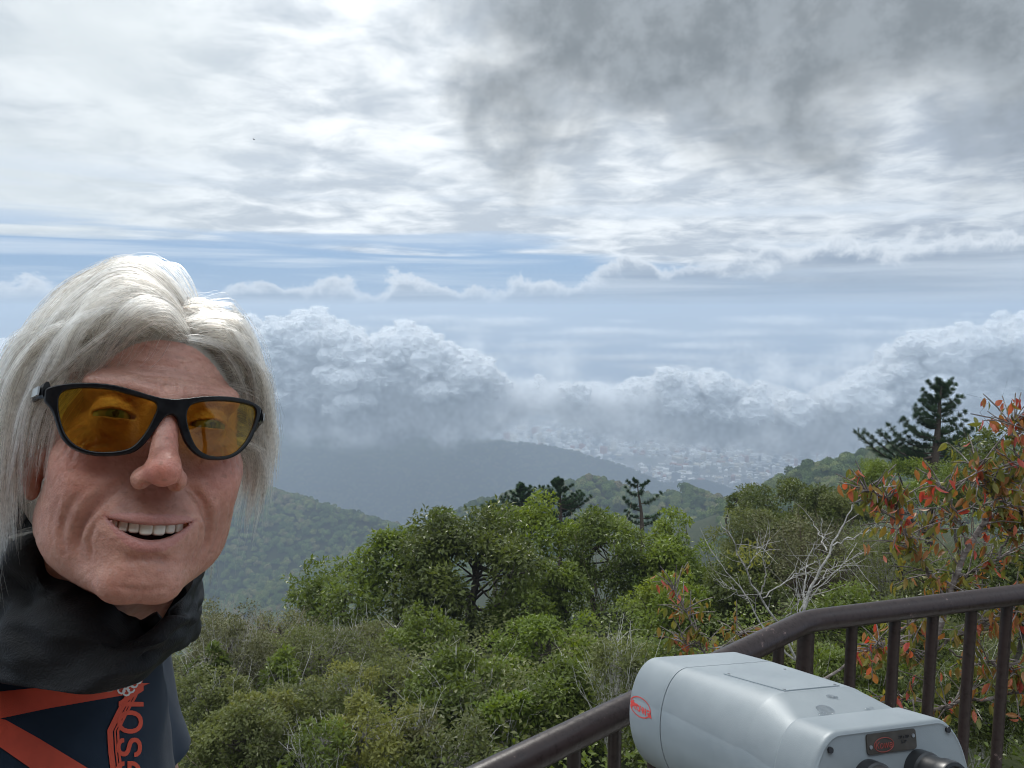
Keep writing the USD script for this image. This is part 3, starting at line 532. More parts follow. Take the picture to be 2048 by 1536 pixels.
    T('shrub', 'shrub', 'rounded olive bush above the man\'s upper arm', 420, 1400, 200, 130, 7.8, 'olive', .042, 136, nclump=46, twigs=22, twig_mat='pale', twig_r=.007, dens=.8)
    T('shrub', 'shrub', 'yellow tinged bush between the olive bushes beside the man', 520, 1430, 130, 90, 6.9, 'yellow', .045, 140, nclump=26, twigs=10, twig_mat='pale', twig_r=.007)
    T('shrub', 'shrub', 'small fresh green bush rising out of the grey brushwood', 560, 1345, 110, 80, 8.6, 'green', .055, 141, nclump=22, twigs=8, twig_mat='pale', twig_r=.008)
    T('shrub', 'shrub', 'sprawling pale twigged bush just left of the yellow leaved bush', 640, 1490, 150, 100, 6.3, 'green', .045, 142, nclump=30, twigs=30, twig_mat='pale', twig_r=.008, dens=.6)
    T('shrub', 'shrub', 'light green bush at the left end of the brushwood', 410, 1330, 110, 80, 8.6, 'green', .05, 143, nclump=22, twigs=12, twig_mat='pale', twig_r=.008)
    T('shrub', 'shrub', 'thin yellow green shoots standing in front of the brownish thicket', 690, 1370, 140, 90, 8.2, 'yellow', .045, 144, nclump=26, twigs=18, twig_mat='pale', twig_r=.008, dens=.6)
    T('shrub', 'shrub', 'bright leafy bush between the twisted stems and the handrail end', 1010, 1440, 150, 120, 7.2, 'bright', .055, 145, nclump=30, twigs=10, twig_mat='pale', twig_r=.010)
    T('shrub', 'shrub', 'small rusty tinted bush low beside the yellow leaved bush', 830, 1460, 110, 90, 6.8, 'brown', .045, 146, nclump=22, twigs=22, twig_mat='pale', twig_r=.008, dens=.5)
    T('broadleaf_tree', 'tree', 'fresh green tree filling the gap right of the dark trunk', 1050, 1230, 170, 150, 13, 'green', .085, 147, nclump=40, trunk_r=.06)
    # the right-hand ridge
    T('shrub', 'shrub', 'small dark bush on the skyline in front of the city', 1475, 1010, 70, 60, 21, 'dark', .09, 150, nclump=18)
    T('broadleaf_tree', 'tree', 'dull dark green tree mass on the ridge left of the big pine', 1600, 1030, 260, 150, 19, 'dark', .085, 151, nclump=80, trunk_r=.09, clump=.2)
    T('broadleaf_tree', 'tree', 'grey green tree sloping down toward the city', 1510, 1080, 170, 150, 18, 'olive', .085, 152, nclump=50, trunk_r=.08)
    T('shrub', 'bush', 'rounded bright olive bush at the foot of the big pine', 1795, 965, 240, 110, 19, 'bright', .06, 153, nclump=60, clump=.2, up=.6)
    T('shrub', 'bush', 'olive bush right of the big pine', 1945, 975, 190, 130, 17, 'green', .07, 154, nclump=46)
    T('shrub', 'bush', 'soft brushy ridge bush left of the rounded olive bush', 1690, 1010, 190, 100, 18.5, 'olive', .06, 155, nclump=46, clump=.22)
    T('broadleaf_tree', 'tree', 'thin leaved sapling outlined against the fog right of the big pine', 1985, 905, 130, 120, 11, 'dark', .085, 156, nclump=26, trunk_r=.03, dens=.35, twigs=12, twig_mat='brown', twig_r=.010)
    T('shrub', 'shrub', 'brown bare twigged thicket behind the white branches', 1640, 1130, 280, 190, 13, 'brown', .055, 157, nclump=70, twigs=120, twig_mat='brown', twig_r=.011, dens=.45)
    T('shrub', 'shrub', 'dark shady thicket with grey twigs behind the red leaved tree', 1790, 1150, 260, 170, 11.5, 'olive', .055, 158, nclump=60, twigs=80, twig_mat='grey', twig_r=.011, dens=.6)
    T('shrub', 'shrub', 'dull green thicket left of the white branches', 1500, 1180, 220, 150, 12.5, 'dark', .065, 159, nclump=50, twigs=20, twig_mat='brown', twig_r=.010)
    T('shrub', 'shrub', 'green shrub above the corner of the handrail', 1700, 1250, 260, 130, 9, 'green', .06, 160, nclump=50)
    T('shrub', 'shrub', 'leafy shrub behind the balusters left of the red leaved trunk', 1690, 1370, 250, 150, 7, 'green', .052, 161, nclump=50, twigs=10, twig_mat='grey', twig_r=.007)
    T('shrub', 'shrub', 'green shrub behind the last balusters at the right edge', 1960, 1400, 260, 200, 6.4, 'dark', .05, 162, nclump=60, twigs=18, twig_mat='pale', twig_r=.007)
    T('shrub', 'shrub', 'deep green shrub behind the red leaved tree', 1985, 1180, 240, 200, 9, 'dark', .065, 163, nclump=56)
    T('shrub', 'shrub', 'grassy looking olive shrub below the handrail corner', 1540, 1320, 200, 130, 8.2, 'olive', .05, 164, nclump=44, twigs=16, twig_mat='grey', twig_r=.008)
    T('shrub', 'shrub', 'dark leaved bush between the balusters under the red leaved tree', 1830, 1290, 220, 150, 8.4, 'dark', .055, 165, nclump=46)
    T('shrub', 'shrub', 'dim green bush at the bottom below the binocular viewer', 1330, 1470, 240, 150, 6.4, 'dark', .05, 166, nclump=44, twigs=12, twig_mat='pale', twig_r=.008)
    # low cover on the ground between the bushes
    rg = np.random.default_rng(40); n = 46000; d = np.sqrt(rg.uniform(3.2 ** 2, 17 ** 2, n)); px = rg.uniform(250, 2150, n); x = (px - 1024) / FPX * d; z = height(x, d); hh = meshkit.noise(np.stack([x * .8, d * .8, x * 0], -1), 12)
    P = np.stack([x, d, z + (.15 + .75 * hh) * rg.uniform(.3, 1, n)], -1); V, F = leaf_quads(P, unit(rg.normal(0, 1, (n, 3)) * [1, 1, .5] + [0, -.2, 0]), unit(rg.normal(0, .45, (n, 3)) + [0, -.3, 1]), .065 * rg.uniform(.6, 1.4, n), .038 * rg.uniform(.6, 1.4, n), .1, .15)
    k = meshkit.noise(np.stack([x * .35, d * .35, x * 0], -1), 15) > .5; f2 = F.reshape(2, n, 3)
    obj('ground_cover', (V, f2[:, k].reshape(-1, 3)), LEAF['green'], label='leafy green undergrowth filling the slope between the bushes', cat='undergrowth', kind='stuff')
    obj('ground_cover', (V, f2[:, ~k].reshape(-1, 3)), LEAF['olive'], label='dull olive undergrowth filling the slope between the bushes', cat='undergrowth', kind='stuff')
    # pines
    rg = np.random.default_rng(3)
    def whorls(n, reach, seed): 
        r = np.random.default_rng(seed); return [(h, reach * (1.08 - h) * r.uniform(.7, 1.15), None) for h in np.linspace(.0, .97, int(n * 1.5)) for _ in range(4)]
    pine('pointed dark pine, the right one of the pair in the middle', 1120, 1060, 1121, 962, 27, 201, whorls(8, 84, 1), .11, 1.0)
    pine('smaller leaning dark pine left of its pointed neighbour', 1046, 1050, 1040, 972, 27, 202, whorls(6, 70, 2), .11, 1.0)
    pine('lone ragged dark pine in front of the city', 1284, 1060, 1276, 963, 26, 203, [(.25, 44, 1), (.25, 30, -1), (.4, 38, None), (.5, 34, -1), (.55, 40, 1), (.7, 26, -1), (.75, 30, None), (.88, 22, -1), (.9, 18, 1), (.98, 12, None), (.1, 40, None), (.12, 30, None)], .11, 1.0)
    pine('small dark pine tip left of the pair of pines', 990, 1050, 988, 1008, 26, 204, whorls(4, 42, 4), .11, 1.0)
    big = [(.02, 150, -1), (.05, 130, -1), (.04, 105, 1), (.10, 120, -.9), (.12, 100, .9), (.15, 80, None), (.22, 92, -1), (.24, 70, 1), (.30, 60, None), (.34, 84, -1), (.38, 52, 1), (.44, 44, None), (.50, 70, -1), (.52, 44, 1), (.58, 38, None), (.64, 40, -1), (.66, 46, 1), (.72, 32, None), (.78, 30, -1), (.80, 40, 1), (.85, 24, None), (.90, 24, -1), (.92, 22, 1), (.97, 14, None), (.08, 70, None), (.18, 60, None), (.28, 50, None)]
    big += [(h, (1.02 - h) * r_, s_) for h, r_, s_ in zip(np.linspace(.03, .96, 26), rg.uniform(50, 110, 26), rg.choice([-1, 1, -.7, .7], 26))]
    pine('big spreading dark pine on the ridge against the fog', 1868, 930, 1884, 762, 19, 205, big, .095, 1.1, trunk_r=.12)
    build_cherry(); build_bare_tree(); build_bird()

def px_path(pts, d0, d1, n=18, seed=0, wob=.004):
    a = np.array(pts, float); s = spline(a, n); d = np.linspace(d0, d1, n); return at(s[:, 0], s[:, 1], d) + np.random.default_rng(seed).normal(0, wob, (n, 3))
def build_cherry():
    rg = np.random.default_rng(60); bk = mat('cherry_bark', {'g': ('geometry', {}), 's': ('mapping', {'scale': (14, 14, 60)}), 'n': ('noise_texture', {'scale': 1.0, 'detail': 5, 'roughness': .7}), 'r': ('rgb_ramp', {'ramp': [(.36, (.060, .045, .040)), (.55, (.15, .125, .115)), (.68, (.36, .34, .32))]}), 'b': ('bump', {'strength': .5, 'distance': .002}), 'p': ('principled_bsdf', {'roughness': .7})},
        [('g.position', 's.vector'), ('s.vector', 'n.vector'), ('n.fac', 'r.fac'), ('r.color', 'p.base_color'), ('n.fac', 'b.height'), ('b.normal', 'p.normal')])
    tones = [('red', (.46, .085, .06)), ('scarlet', (.52, .15, .08)), ('orange_brown', (.36, .165, .06)), ('rust_olive', (.26, .18, .045)), ('olive_leaf', (.165, .17, .035)), ('yellow_olive', (.25, .23, .05))]
    lm = [leaf_mat('cherry_' + a, [(.2, tuple(np.array(c) * .72)), (.55, c), (.9, tuple(np.minimum(np.array(c) * 1.35, .8)))], .42, .38) for a, c in tones]
    def leaf_mesh(P, ax, nr, L, W):
        """One leaf: a pointed blade of six faces folded along its midrib, and its stalk."""
        ax = unit(ax); nr = unit(nr - ax * (nr @ ax)); s = np.cross(ax, nr); k = [(0, 0), (.22, .38), (.5, .5), (.78, .30), (1, 0)]
        mid = [P + ax * L * t - nr * L * .22 * t ** 2 for t, _ in k]; l = [mid[i] + s * W * k[i][1] + nr * W * .22 * k[i][1] * 2 for i in (1, 2, 3)]; r = [mid[i] - s * W * k[i][1] + nr * W * .22 * k[i][1] * 2 for i in (1, 2, 3)]
        V = np.array(mid + l + r); F = [(0, 5, 1), (1, 5, 6), (1, 6, 2), (2, 6, 7), (2, 7, 3), (3, 7, 4), (0, 1, 8), (1, 9, 8), (1, 2, 9), (2, 10, 9), (2, 3, 10), (3, 4, 10)]; return V, np.array(F)
    def build(name, label, base, branches, nlow, seed, maxparts):
        rg = np.random.default_rng(seed); t = thing(name, label, 'tree', base); sites = []
        for pts, d0, d1, r0, r1, cl, redness in branches:
            P = px_path(pts, d0, d1, 22, seed + len(sites)); v, f = tube(P, np.linspace(r0, r1, 22), 8); obj('trunk' if r0 > .02 else 'branch', (v - base, f), bk, t, smooth=True)
            # side twigs carry the hanging leaves
            for _ in range(int(cl * 1.5)):
                u = rg.uniform(.12, 1.0) ** .8; i = u * 21; a = P[int(i)] * (1 - i % 1) + P[min(int(i) + 1, 21)] * (i % 1); e = a + unit(rg.normal(0, 1, 3) * [1, .8, .6] + unit(P[-1] - P[0]) * .6) * rg.uniform(.03, .17); tw = np.linspace(0, 1, 4)[:, None]
                sites.append((a, e, u, redness))
        tv = [tube(np.stack([a, (a + e) / 2 + [0, 0, .008], e]), [.0030, .0024, .0016], 4, False) for a, e, _, _ in sites]; v, f = join(tv); obj('twigs', (v - base, f), bk, t, smooth=True, kind='stuff')
        Ls = []
        for a, e, u, red in sites:
            for _ in range(rg.integers(2, 5)):
                P0 = a + (e - a) * rg.uniform(.35, 1.05); L = rg.uniform(.032, .055); pr = np.clip(red * .5 + .5 * (u - .6) + rg.normal(0, .27), 0, 1)
                tone = rg.choice([0, 1]) if pr > .62 else (rg.choice([1, 2, 3]) if pr > .46 else rg.choice([2, 3, 4, 4, 5])); Ls.append((P0 + [0, 0, -.008], unit(rg.normal(0, .42, 3) + [0, 0, -1.0]), rg.normal(0, 1, 3), L, L * rg.uniform(.34, .46), tone))
        order = rg.permutation(len(Ls))
        order = sorted(order, key=lambda i: -Ls[i][3] / Ls[i][0][1]); rest = [[] for _ in lm]
        for rank, i in enumerate(order):
            P0, ax, nr, L, W, tone = Ls[i]; v, f = leaf_mesh(P0, ax, nr, L, W)
            if rank < maxparts: obj('leaf', (v - base, f), lm[tone], t, smooth=True)
            else: rest[tone].append((v - base, f))
        for k, r in enumerate(rest):
            if r: obj('leaves_' + tones[k][0], join(r), lm[k], t, smooth=True, kind='stuff')
        return t
    b = at(1846, 1440, 2.75); base = np.array([b[0], b[1], -2.9])
    tb = project(base)
    B = [([(1835, 1600), (1846, 1420), (1870, 1300), (1893, 1210), (1908, 1164), (1934, 1105), (1962, 1052), (1985, 1030)], 2.75, 2.75, .0135, .0085, 16, .5),
         ([(1954, 1071), (1994, 1037), (2020, 1008), (2052, 984), (2110, 950)], 2.75, 2.85, .008, .004, 34, .55),
         ([(1960, 1055), (1990, 1000), (2020, 951), (2050, 920), (2100, 850)], 2.75, 2.65, .008, .004, 44, .6),
         ([(2020, 951), (2030, 900), (2024, 860), (2032, 838)], 2.7, 2.7, .004, .002, 12, .95),
         ([(1990, 1000), (1965, 960), (1950, 925)], 2.75, 2.7, .004, .002, 22, .35),
         ([(1934, 1105), (1920, 1040), (1890, 985), (1885, 975)], 2.75, 2.7, .004, .002, 16, .85),
         ([(1893, 1210), (1880, 1185), (1851, 1136), (1822, 1097), (1804, 1047), (1791, 1019), (1752, 990), (1718, 984)], 2.75, 2.7, .008, .003, 64, .62),
         ([(1822, 1097), (1850, 1060), (1862, 1035)], 2.75, 2.8, .004, .002, 14, .45),
         ([(1880, 1215), (1903, 1180), (1934, 1151), (1994, 1118), (2060, 1075)], 2.75, 2.9, .006, .003, 34, .5),
         ([(1994, 1118), (2030, 1050), (2050, 1020)], 2.8, 2.8, .004, .002, 26, .7),
         ([(1870, 1300), (1920, 1270), (1985, 1240), (2060, 1215)], 2.75, 2.6, .006, .003, 38, .5),
         ([(1640, 1362), (1713, 1316), (1775, 1279), (1830, 1240), (1880, 1190)], 2.9, 2.75, .006, .004, 18, .4),
         ([(1850, 1432), (1890, 1415), (1925, 1404), (1985, 1394), (2070, 1386)], 2.75, 2.6, .0085, .005, 22, .75),
         ([(1850, 1400), (1800, 1400), (1740, 1420)], 2.75, 2.7, .004, .002, 18, .5),
         ([(1862, 1330), (1820, 1300), (1780, 1290), (1740, 1300)], 2.75, 2.7, .004, .002, 30, .6),
         ([(1900, 1300), (1950, 1330), (1990, 1320), (2040, 1350)], 2.75, 2.6, .004, .002, 30, .6)]
    # the hidden lower stem reaches the ground
    t = build('cherry_tree', 'red and orange leaved tree behind the right end of the railing', base, B, 0, 61, 300)
    st = np.vstack([base, at(1835, 1600, 2.75)]); st = np.stack([np.linspace(st[0, k], st[1, k], 6) for k in range(3)], 1); v, f = tube(st, np.linspace(.022, .0135, 6), 8); obj('trunk', (v - base, f), bk, t, smooth=True)
    b2 = at(1425, 1420, 3.1); base2 = np.array([b2[0], b2[1], -2.9]); B2 = [([(1425, 1420), (1415, 1330), (1392, 1265), (1362, 1205), (1340, 1160)], 3.1, 3.1, .006, .002, 26, .35), ([(1415, 1330), (1440, 1300), (1475, 1272), (1500, 1262)], 3.1, 3.1, .004, .002, 20, .3), ([(1400, 1285), (1375, 1290), (1350, 1275)], 3.1, 3.1, .003, .002, 8, .35)]
    t = build('cherry_sapling', 'small rusty leaved sapling above the front of the binocular viewer', base2, B2, 0, 62, 120)
    st = np.stack([np.linspace(base2[k], at(1425, 1420, 3.1)[k], 6) for k in range(3)], 1); v, f = tube(st, np.linspace(.014, .006, 6), 8); obj('trunk', (v - base2, f), bk, t, smooth=True)
def build_bird():
    c = at(508, 279, 70.0); t = thing('bird', 'tiny dark bird gliding high in the pale sky at upper left', 'bird', c); m = plain('dark_feathers', (.03, .03, .032), .8)
    e = trimesh.creation.icosphere(2, 1.0).vertices * [.10, .035, .03]; obj('body', (e, trimesh.creation.icosphere(2).faces), m, t, smooth=True)
    for s in (-1, 1):
        v = np.array([(-.05, 0, .012), (.05, 0, .012), (.02, s * .16, .045), (-.05, s * .15, .045), (-.05, s * .30, .02)]); obj('wing', tuple([np.vstack([v, v - [0, 0, .006]]), np.array([(0, 1, 2), (0, 2, 3), (3, 2, 4), (5, 7, 6), (5, 8, 7), (8, 9, 7)])]), m, t)
def build_bare_tree():
    bk = bark('white', (.17, .16, .145), (.42, .40, .375), 60); p0 = at(1598, 1330, 3.7); base = np.array([p0[0], p0[1], -2.9]); t = thing('bare_tree', 'leafless white barked tree forking behind the handrail corner', 'tree', base)
    st = np.stack([np.linspace(base[k], p0[k], 6) for k in range(3)], 1); v, f = tube(st, np.linspace(.021, .014, 6), 9); obj('trunk', (v - base, f), bk, t, smooth=True)
    B = [([(1598, 1330), (1609, 1228), (1629, 1160), (1658, 1101), (1687, 1050), (1708, 1008)], .013, .0030), ([(1654, 1101), (1640, 1072), (1627, 1045)], .0055, .0022), ([(1662, 1090), (1713, 1073), (1758, 1050)], .006, .0022),
         ([(1600, 1300), (1604, 1226), (1610, 1160), (1612, 1125)], .0085, .0030), ([(1596, 1325), (1556, 1248), (1515, 1186), (1490, 1138), (1461, 1080), (1445, 1044)], .0095, .0024), ([(1520, 1192), (1532, 1150), (1528, 1120), (1521, 1082)], .005, .0018),
         ([(1526, 1196), (1581, 1155), (1630, 1120)], .005, .002), ([(1590, 1320), (1537, 1262), (1475, 1170), (1413, 1086)], .008, .002), ([(1612, 1215), (1650, 1165), (1700, 1120), (1740, 1100)], .005, .0016), ([(1620, 1185), (1660, 1140), (1690, 1128)], .004, .0016),
         ([(1500, 1205), (1470, 1180), (1445, 1172)], .004, .0016), ([(1640, 1135), (1628, 1100), (1630, 1080)], .003, .0014), ([(1585, 1290), (1595, 1220), (1597, 1180)], .005, .002), ([(1560, 1255), (1600, 1200), (1622, 1180)], .004, .0016), ([(1490, 1140), (1510, 1110), (1512, 1095)], .003, .0014)]
    rg = np.random.default_rng(8); tw = []
    for k, (pts, r0, r1) in enumerate(B):
        P = px_path(pts, 3.7, 3.7 + rg.uniform(-.25, .3), 18, 70 + k, .006); P[0] = at(pts[0][0], pts[0][1], 3.7); v, f = tube(P, np.linspace(r0, r1, 18) * .72, 7); obj('branch', (v - base, f), bk, t, smooth=True)
        for _ in range(9):
            i = rg.integers(5, 18); d = unit(unit(P[-1] - P[0]) + rg.normal(0, .7, 3)); L = rg.uniform(.05, .22); q = np.stack([P[i], P[i] + d * L * .5 + rg.normal(0, .01, 3), P[i] + d * L]); tw.append(tube(q, [.0016, .0012, .0007], 3, False))
    v, f = join(tw); obj('twigs', (v - base, f), bk, t, smooth=True, kind='stuff')
    n = 130; s = at(rg.normal(1500, 22, n), rg.normal(1108, 16, n), 3.75 + rg.normal(0, .08, n)); V, F = leaf_quads(s, unit(rg.normal(0, .6, (n, 3)) + [0, 0, -.7]), rg.normal(0, 1, (n, 3)), rg.uniform(.02, .035, n), rg.uniform(.010, .016, n)); obj('leaves', (V - base, F), LEAF['yellow'], t, kind='stuff')
if want('plants'): build_plants()
# ------------------------------------------------------------------ the man
HR = Rot.from_euler('zxy', [33.9, -20.3, 0.4], degrees=True).as_matrix(); HT = EYE + np.array([-.3005, .5913, -.1033])
TILT = Rot.from_euler('x', -3.31, degrees=True).as_matrix()
def oc(*p): return TILT @ (np.array(p) - [0, 0, 1.62]) + EYE
def head2world(P): return np.asarray(P) @ HR.T + HT
def world2head(P): return (np.asarray(P) - HT) @ HR
def mirror(p): return (-p[0], p[1], p[2])
MC = .0285
def mouth_y(x): return -.0985 + np.clip(np.abs(x) / MC, 0, 1.3) ** 2 * .0135
def lip_u(x): return -.0710 - .0045 * (1 - np.clip(np.abs(x) / MC, 0, 1) ** 2)
def lip_l(x): return -.0710 - .0152 * (1 - np.clip(np.abs(x) / MC, 0, 1) ** 2)

def head_sdf(p):
    p = np.asarray(p, np.float32); q = p.copy(); q[:, 0] = np.abs(q[:, 0]); x, y, z = q.T
    d = sd_ell(p, (0, .012, .036), (.0735, .098, .086))
    d = smin(d, sd_ell(p, (0, -.020, -.040), (.0622, .066, .088)), .035)
    d = smin(d, sd_cap(q, (.0475, -.004, -.072), (.0145, -.074, -.113), .0165, .0140), .026)          # jaw
    d = smin(d, sd_ell(p, (0, -.0785, -.111), (.019, .015, .0155)), .014)                            # chin
    d = smin(d, sd_ell(q, (.0415, -.060, -.032), (.022, .021, .022)), .024)                         # cheekbone
    d = smin(d, sd_ell(q, (.036, -.068, -.050), (.017, .016, .019)), .018)                         # smiling cheek
    d = smin(d, sd_ell(q, (.043, -.036, -.068), (.017, .026, .028)), .022)
    d = smin(d, sd_cap(q, (.044, -.076, .022), (.004, -.089, .017), .010, .010), .014)             # brow
    d = smax(d, -sd_ell(q, (.033, -.103, .001), (.020, .018, .0135)), .010)                        # eye sockets
    d = smin(d, sd_ell(p, (0, -.074, -.078), (.034, .0245, .027)), .016)                           # muzzle
    d = smin(d, sd_cap(p, (0, -.089, .010), (0, -.1125, -.040), .0078, .0098), .016)                # nose
    d = smin(d, sd_ell(p, (0, -.1158, -.0392), (.0092, .0108, .0090)), .009)
    d = smin(d, sd_ell(q, (.0116, -.1010, -.0450), (.0064, .0105, .0074)), .008)
    d = smax(d, -sd_ell(q, (.0072, -.1072, -.0535), (.0046, .0072, .0082)), .0022)                   # nostrils
    # lips round a smiling mouth
    xs = np.linspace(-MC, MC, 13); up, lo = 1e3, 1e3
    for a, b in zip(xs[:-1], xs[1:]):
        t0, t1 = 1 - (a / MC) ** 2, 1 - (b / MC) ** 2
        up = np.minimum(up, sd_cap(p, (a, mouth_y(a) + .0030, lip_u(a) + .0032 * t0 + .001), (b, mouth_y(b) + .0030, lip_u(b) + .0032 * t1 + .001), .0018 + .0015 * t0, .0018 + .0015 * t1))
        lo = np.minimum(lo, sd_cap(p, (a, mouth_y(a) + .0038, lip_l(a) - .0036 * t0 - .001), (b, mouth_y(b) + .0038, lip_l(b) - .0036 * t1 - .001), .0020 + .0022 * t0, .0020 + .0022 * t1))
    d = smin(d, np.minimum(up, lo), .006)
    px = p[:, 0]; zc, hw = (lip_u(px) + lip_l(px)) / 2, (lip_u(px) - lip_l(px)) / 2
    cav = np.maximum(np.maximum(np.abs(p[:, 2] - zc) - hw + .0004, np.abs(px) - MC), np.maximum(p[:, 1] - (mouth_y(px) + .024), mouth_y(px) - .03 - p[:, 1]))
    d = smax(d, -cav, .0022)
    # eyelids with an opening for the eye
    lid = np.linalg.norm(q - np.array([.0325, -.0765, .0005], np.float32), axis=1) - .0138
    slit = np.maximum(np.abs(q[:, 2] - .0003 + 2.2 * (q[:, 0] - .0325) ** 2 * 2) - (.0030 - 10 * (q[:, 0] - .0325) ** 2), np.abs(q[:, 0] - .0325) - .0145)
    d = smax(smin(d, lid, .004), -np.maximum(slit, q[:, 1] + .079), .0012)
    # ears
    e = q - np.array([.0745, .008, -.012], np.float32); e = e @ Rot.from_euler('zx', [-22, 12], degrees=True).as_matrix().astype(np.float32)
    ring = np.sqrt((np.sqrt((e[:, 1] / .62) ** 2 + (e[:, 2]) ** 2) - .026) ** 2 + (e[:, 0] * 1.0) ** 2) - .0052
    disc = np.maximum(np.sqrt((e[:, 1] / .62) ** 2 + e[:, 2] ** 2) - .027, np.abs(e[:, 0] + .004) - .003)
    ear = smin(smin(ring, disc, .004), sd_ell(e, (-.001, -.006, -.033), (.0045, .0085, .0100)), .006)
    d = smin(d, ear, .006)
    # neck
    d = smin(d, sd_cap(p, (0, .028, -.070), (-.014, .138, -.172), .053, .058), .022)
    d = smin(d, sd_ell(p, (-.004, .020, -.128), (.012, .014, .014)), .018)
    for s in (-1, 1): d = smin(d, sd_cap(p, (s * .045, .025, -.09), (-.012 + s * .016, .092, -.205), .010, .009), .014)
    return d

FOLDS = [  # (points in front view: x, z on the face), depth, width, both sides
    ([(.0205, -.047), (.0290, -.054), (.0370, -.066), (.0415, -.080), (.0405, -.093)], .0026, .0030, True),
    ([(.0440, -.052), (.0495, -.066), (.0505, -.082), (.0465, -.098)], .0008, .0026, True),
    ([(.0555, -.055), (.0575, -.072), (.0545, -.092)], .0003, .0022, True),
    ([(.0330, -.0740), (.0345, -.085), (.0320, -.100)], .0009, .0018, True),
    ([(-.016, -.1010), (-.007, -.0975), (0, -.0970), (.007, -.0975), (.016, -.1010)], .0014, .0030, False),
    ([(-.018, -.1165), (0, -.1190), (.018, -.1165)], .0007, .0020, False),
    ([(.046, -.006), (.055, -.012), (.060, -.020)], .0007, .0013, True),
    ([(.047, -.012), (.055, -.019), (.058, -.028)], .0008, .0013, True),
    ([(.044, -.017), (.051, -.025), (.053, -.035)], .0007, .0013, True),
    ([(.030, -.020), (.040, -.022), (.047, -.028)], .0008, .0015, True),
    ([(.049, .004), (.057, .003), (.063, .001)], .0006, .0012, True),
    ([(-.040, .040), (-.02, .0385), (0, .0395), (.02, .0375), (.042, .0385)], .0005, .0016, False),
    ([(-.035, .0315), (-.015, .0305), (.004, .0310), (.03, .0300)], .0005, .0015, False),
    ([(-.030, .050), (0, .0495), (.03, .0485)], .0004, .0016, False),
    ([(.005, .016), (.0055, .024), (.004, .030)], .0009, .0014, True),
    ([(.030, -.105), (.036, -.114), (.036, -.122)], .0002, .0014, True)]

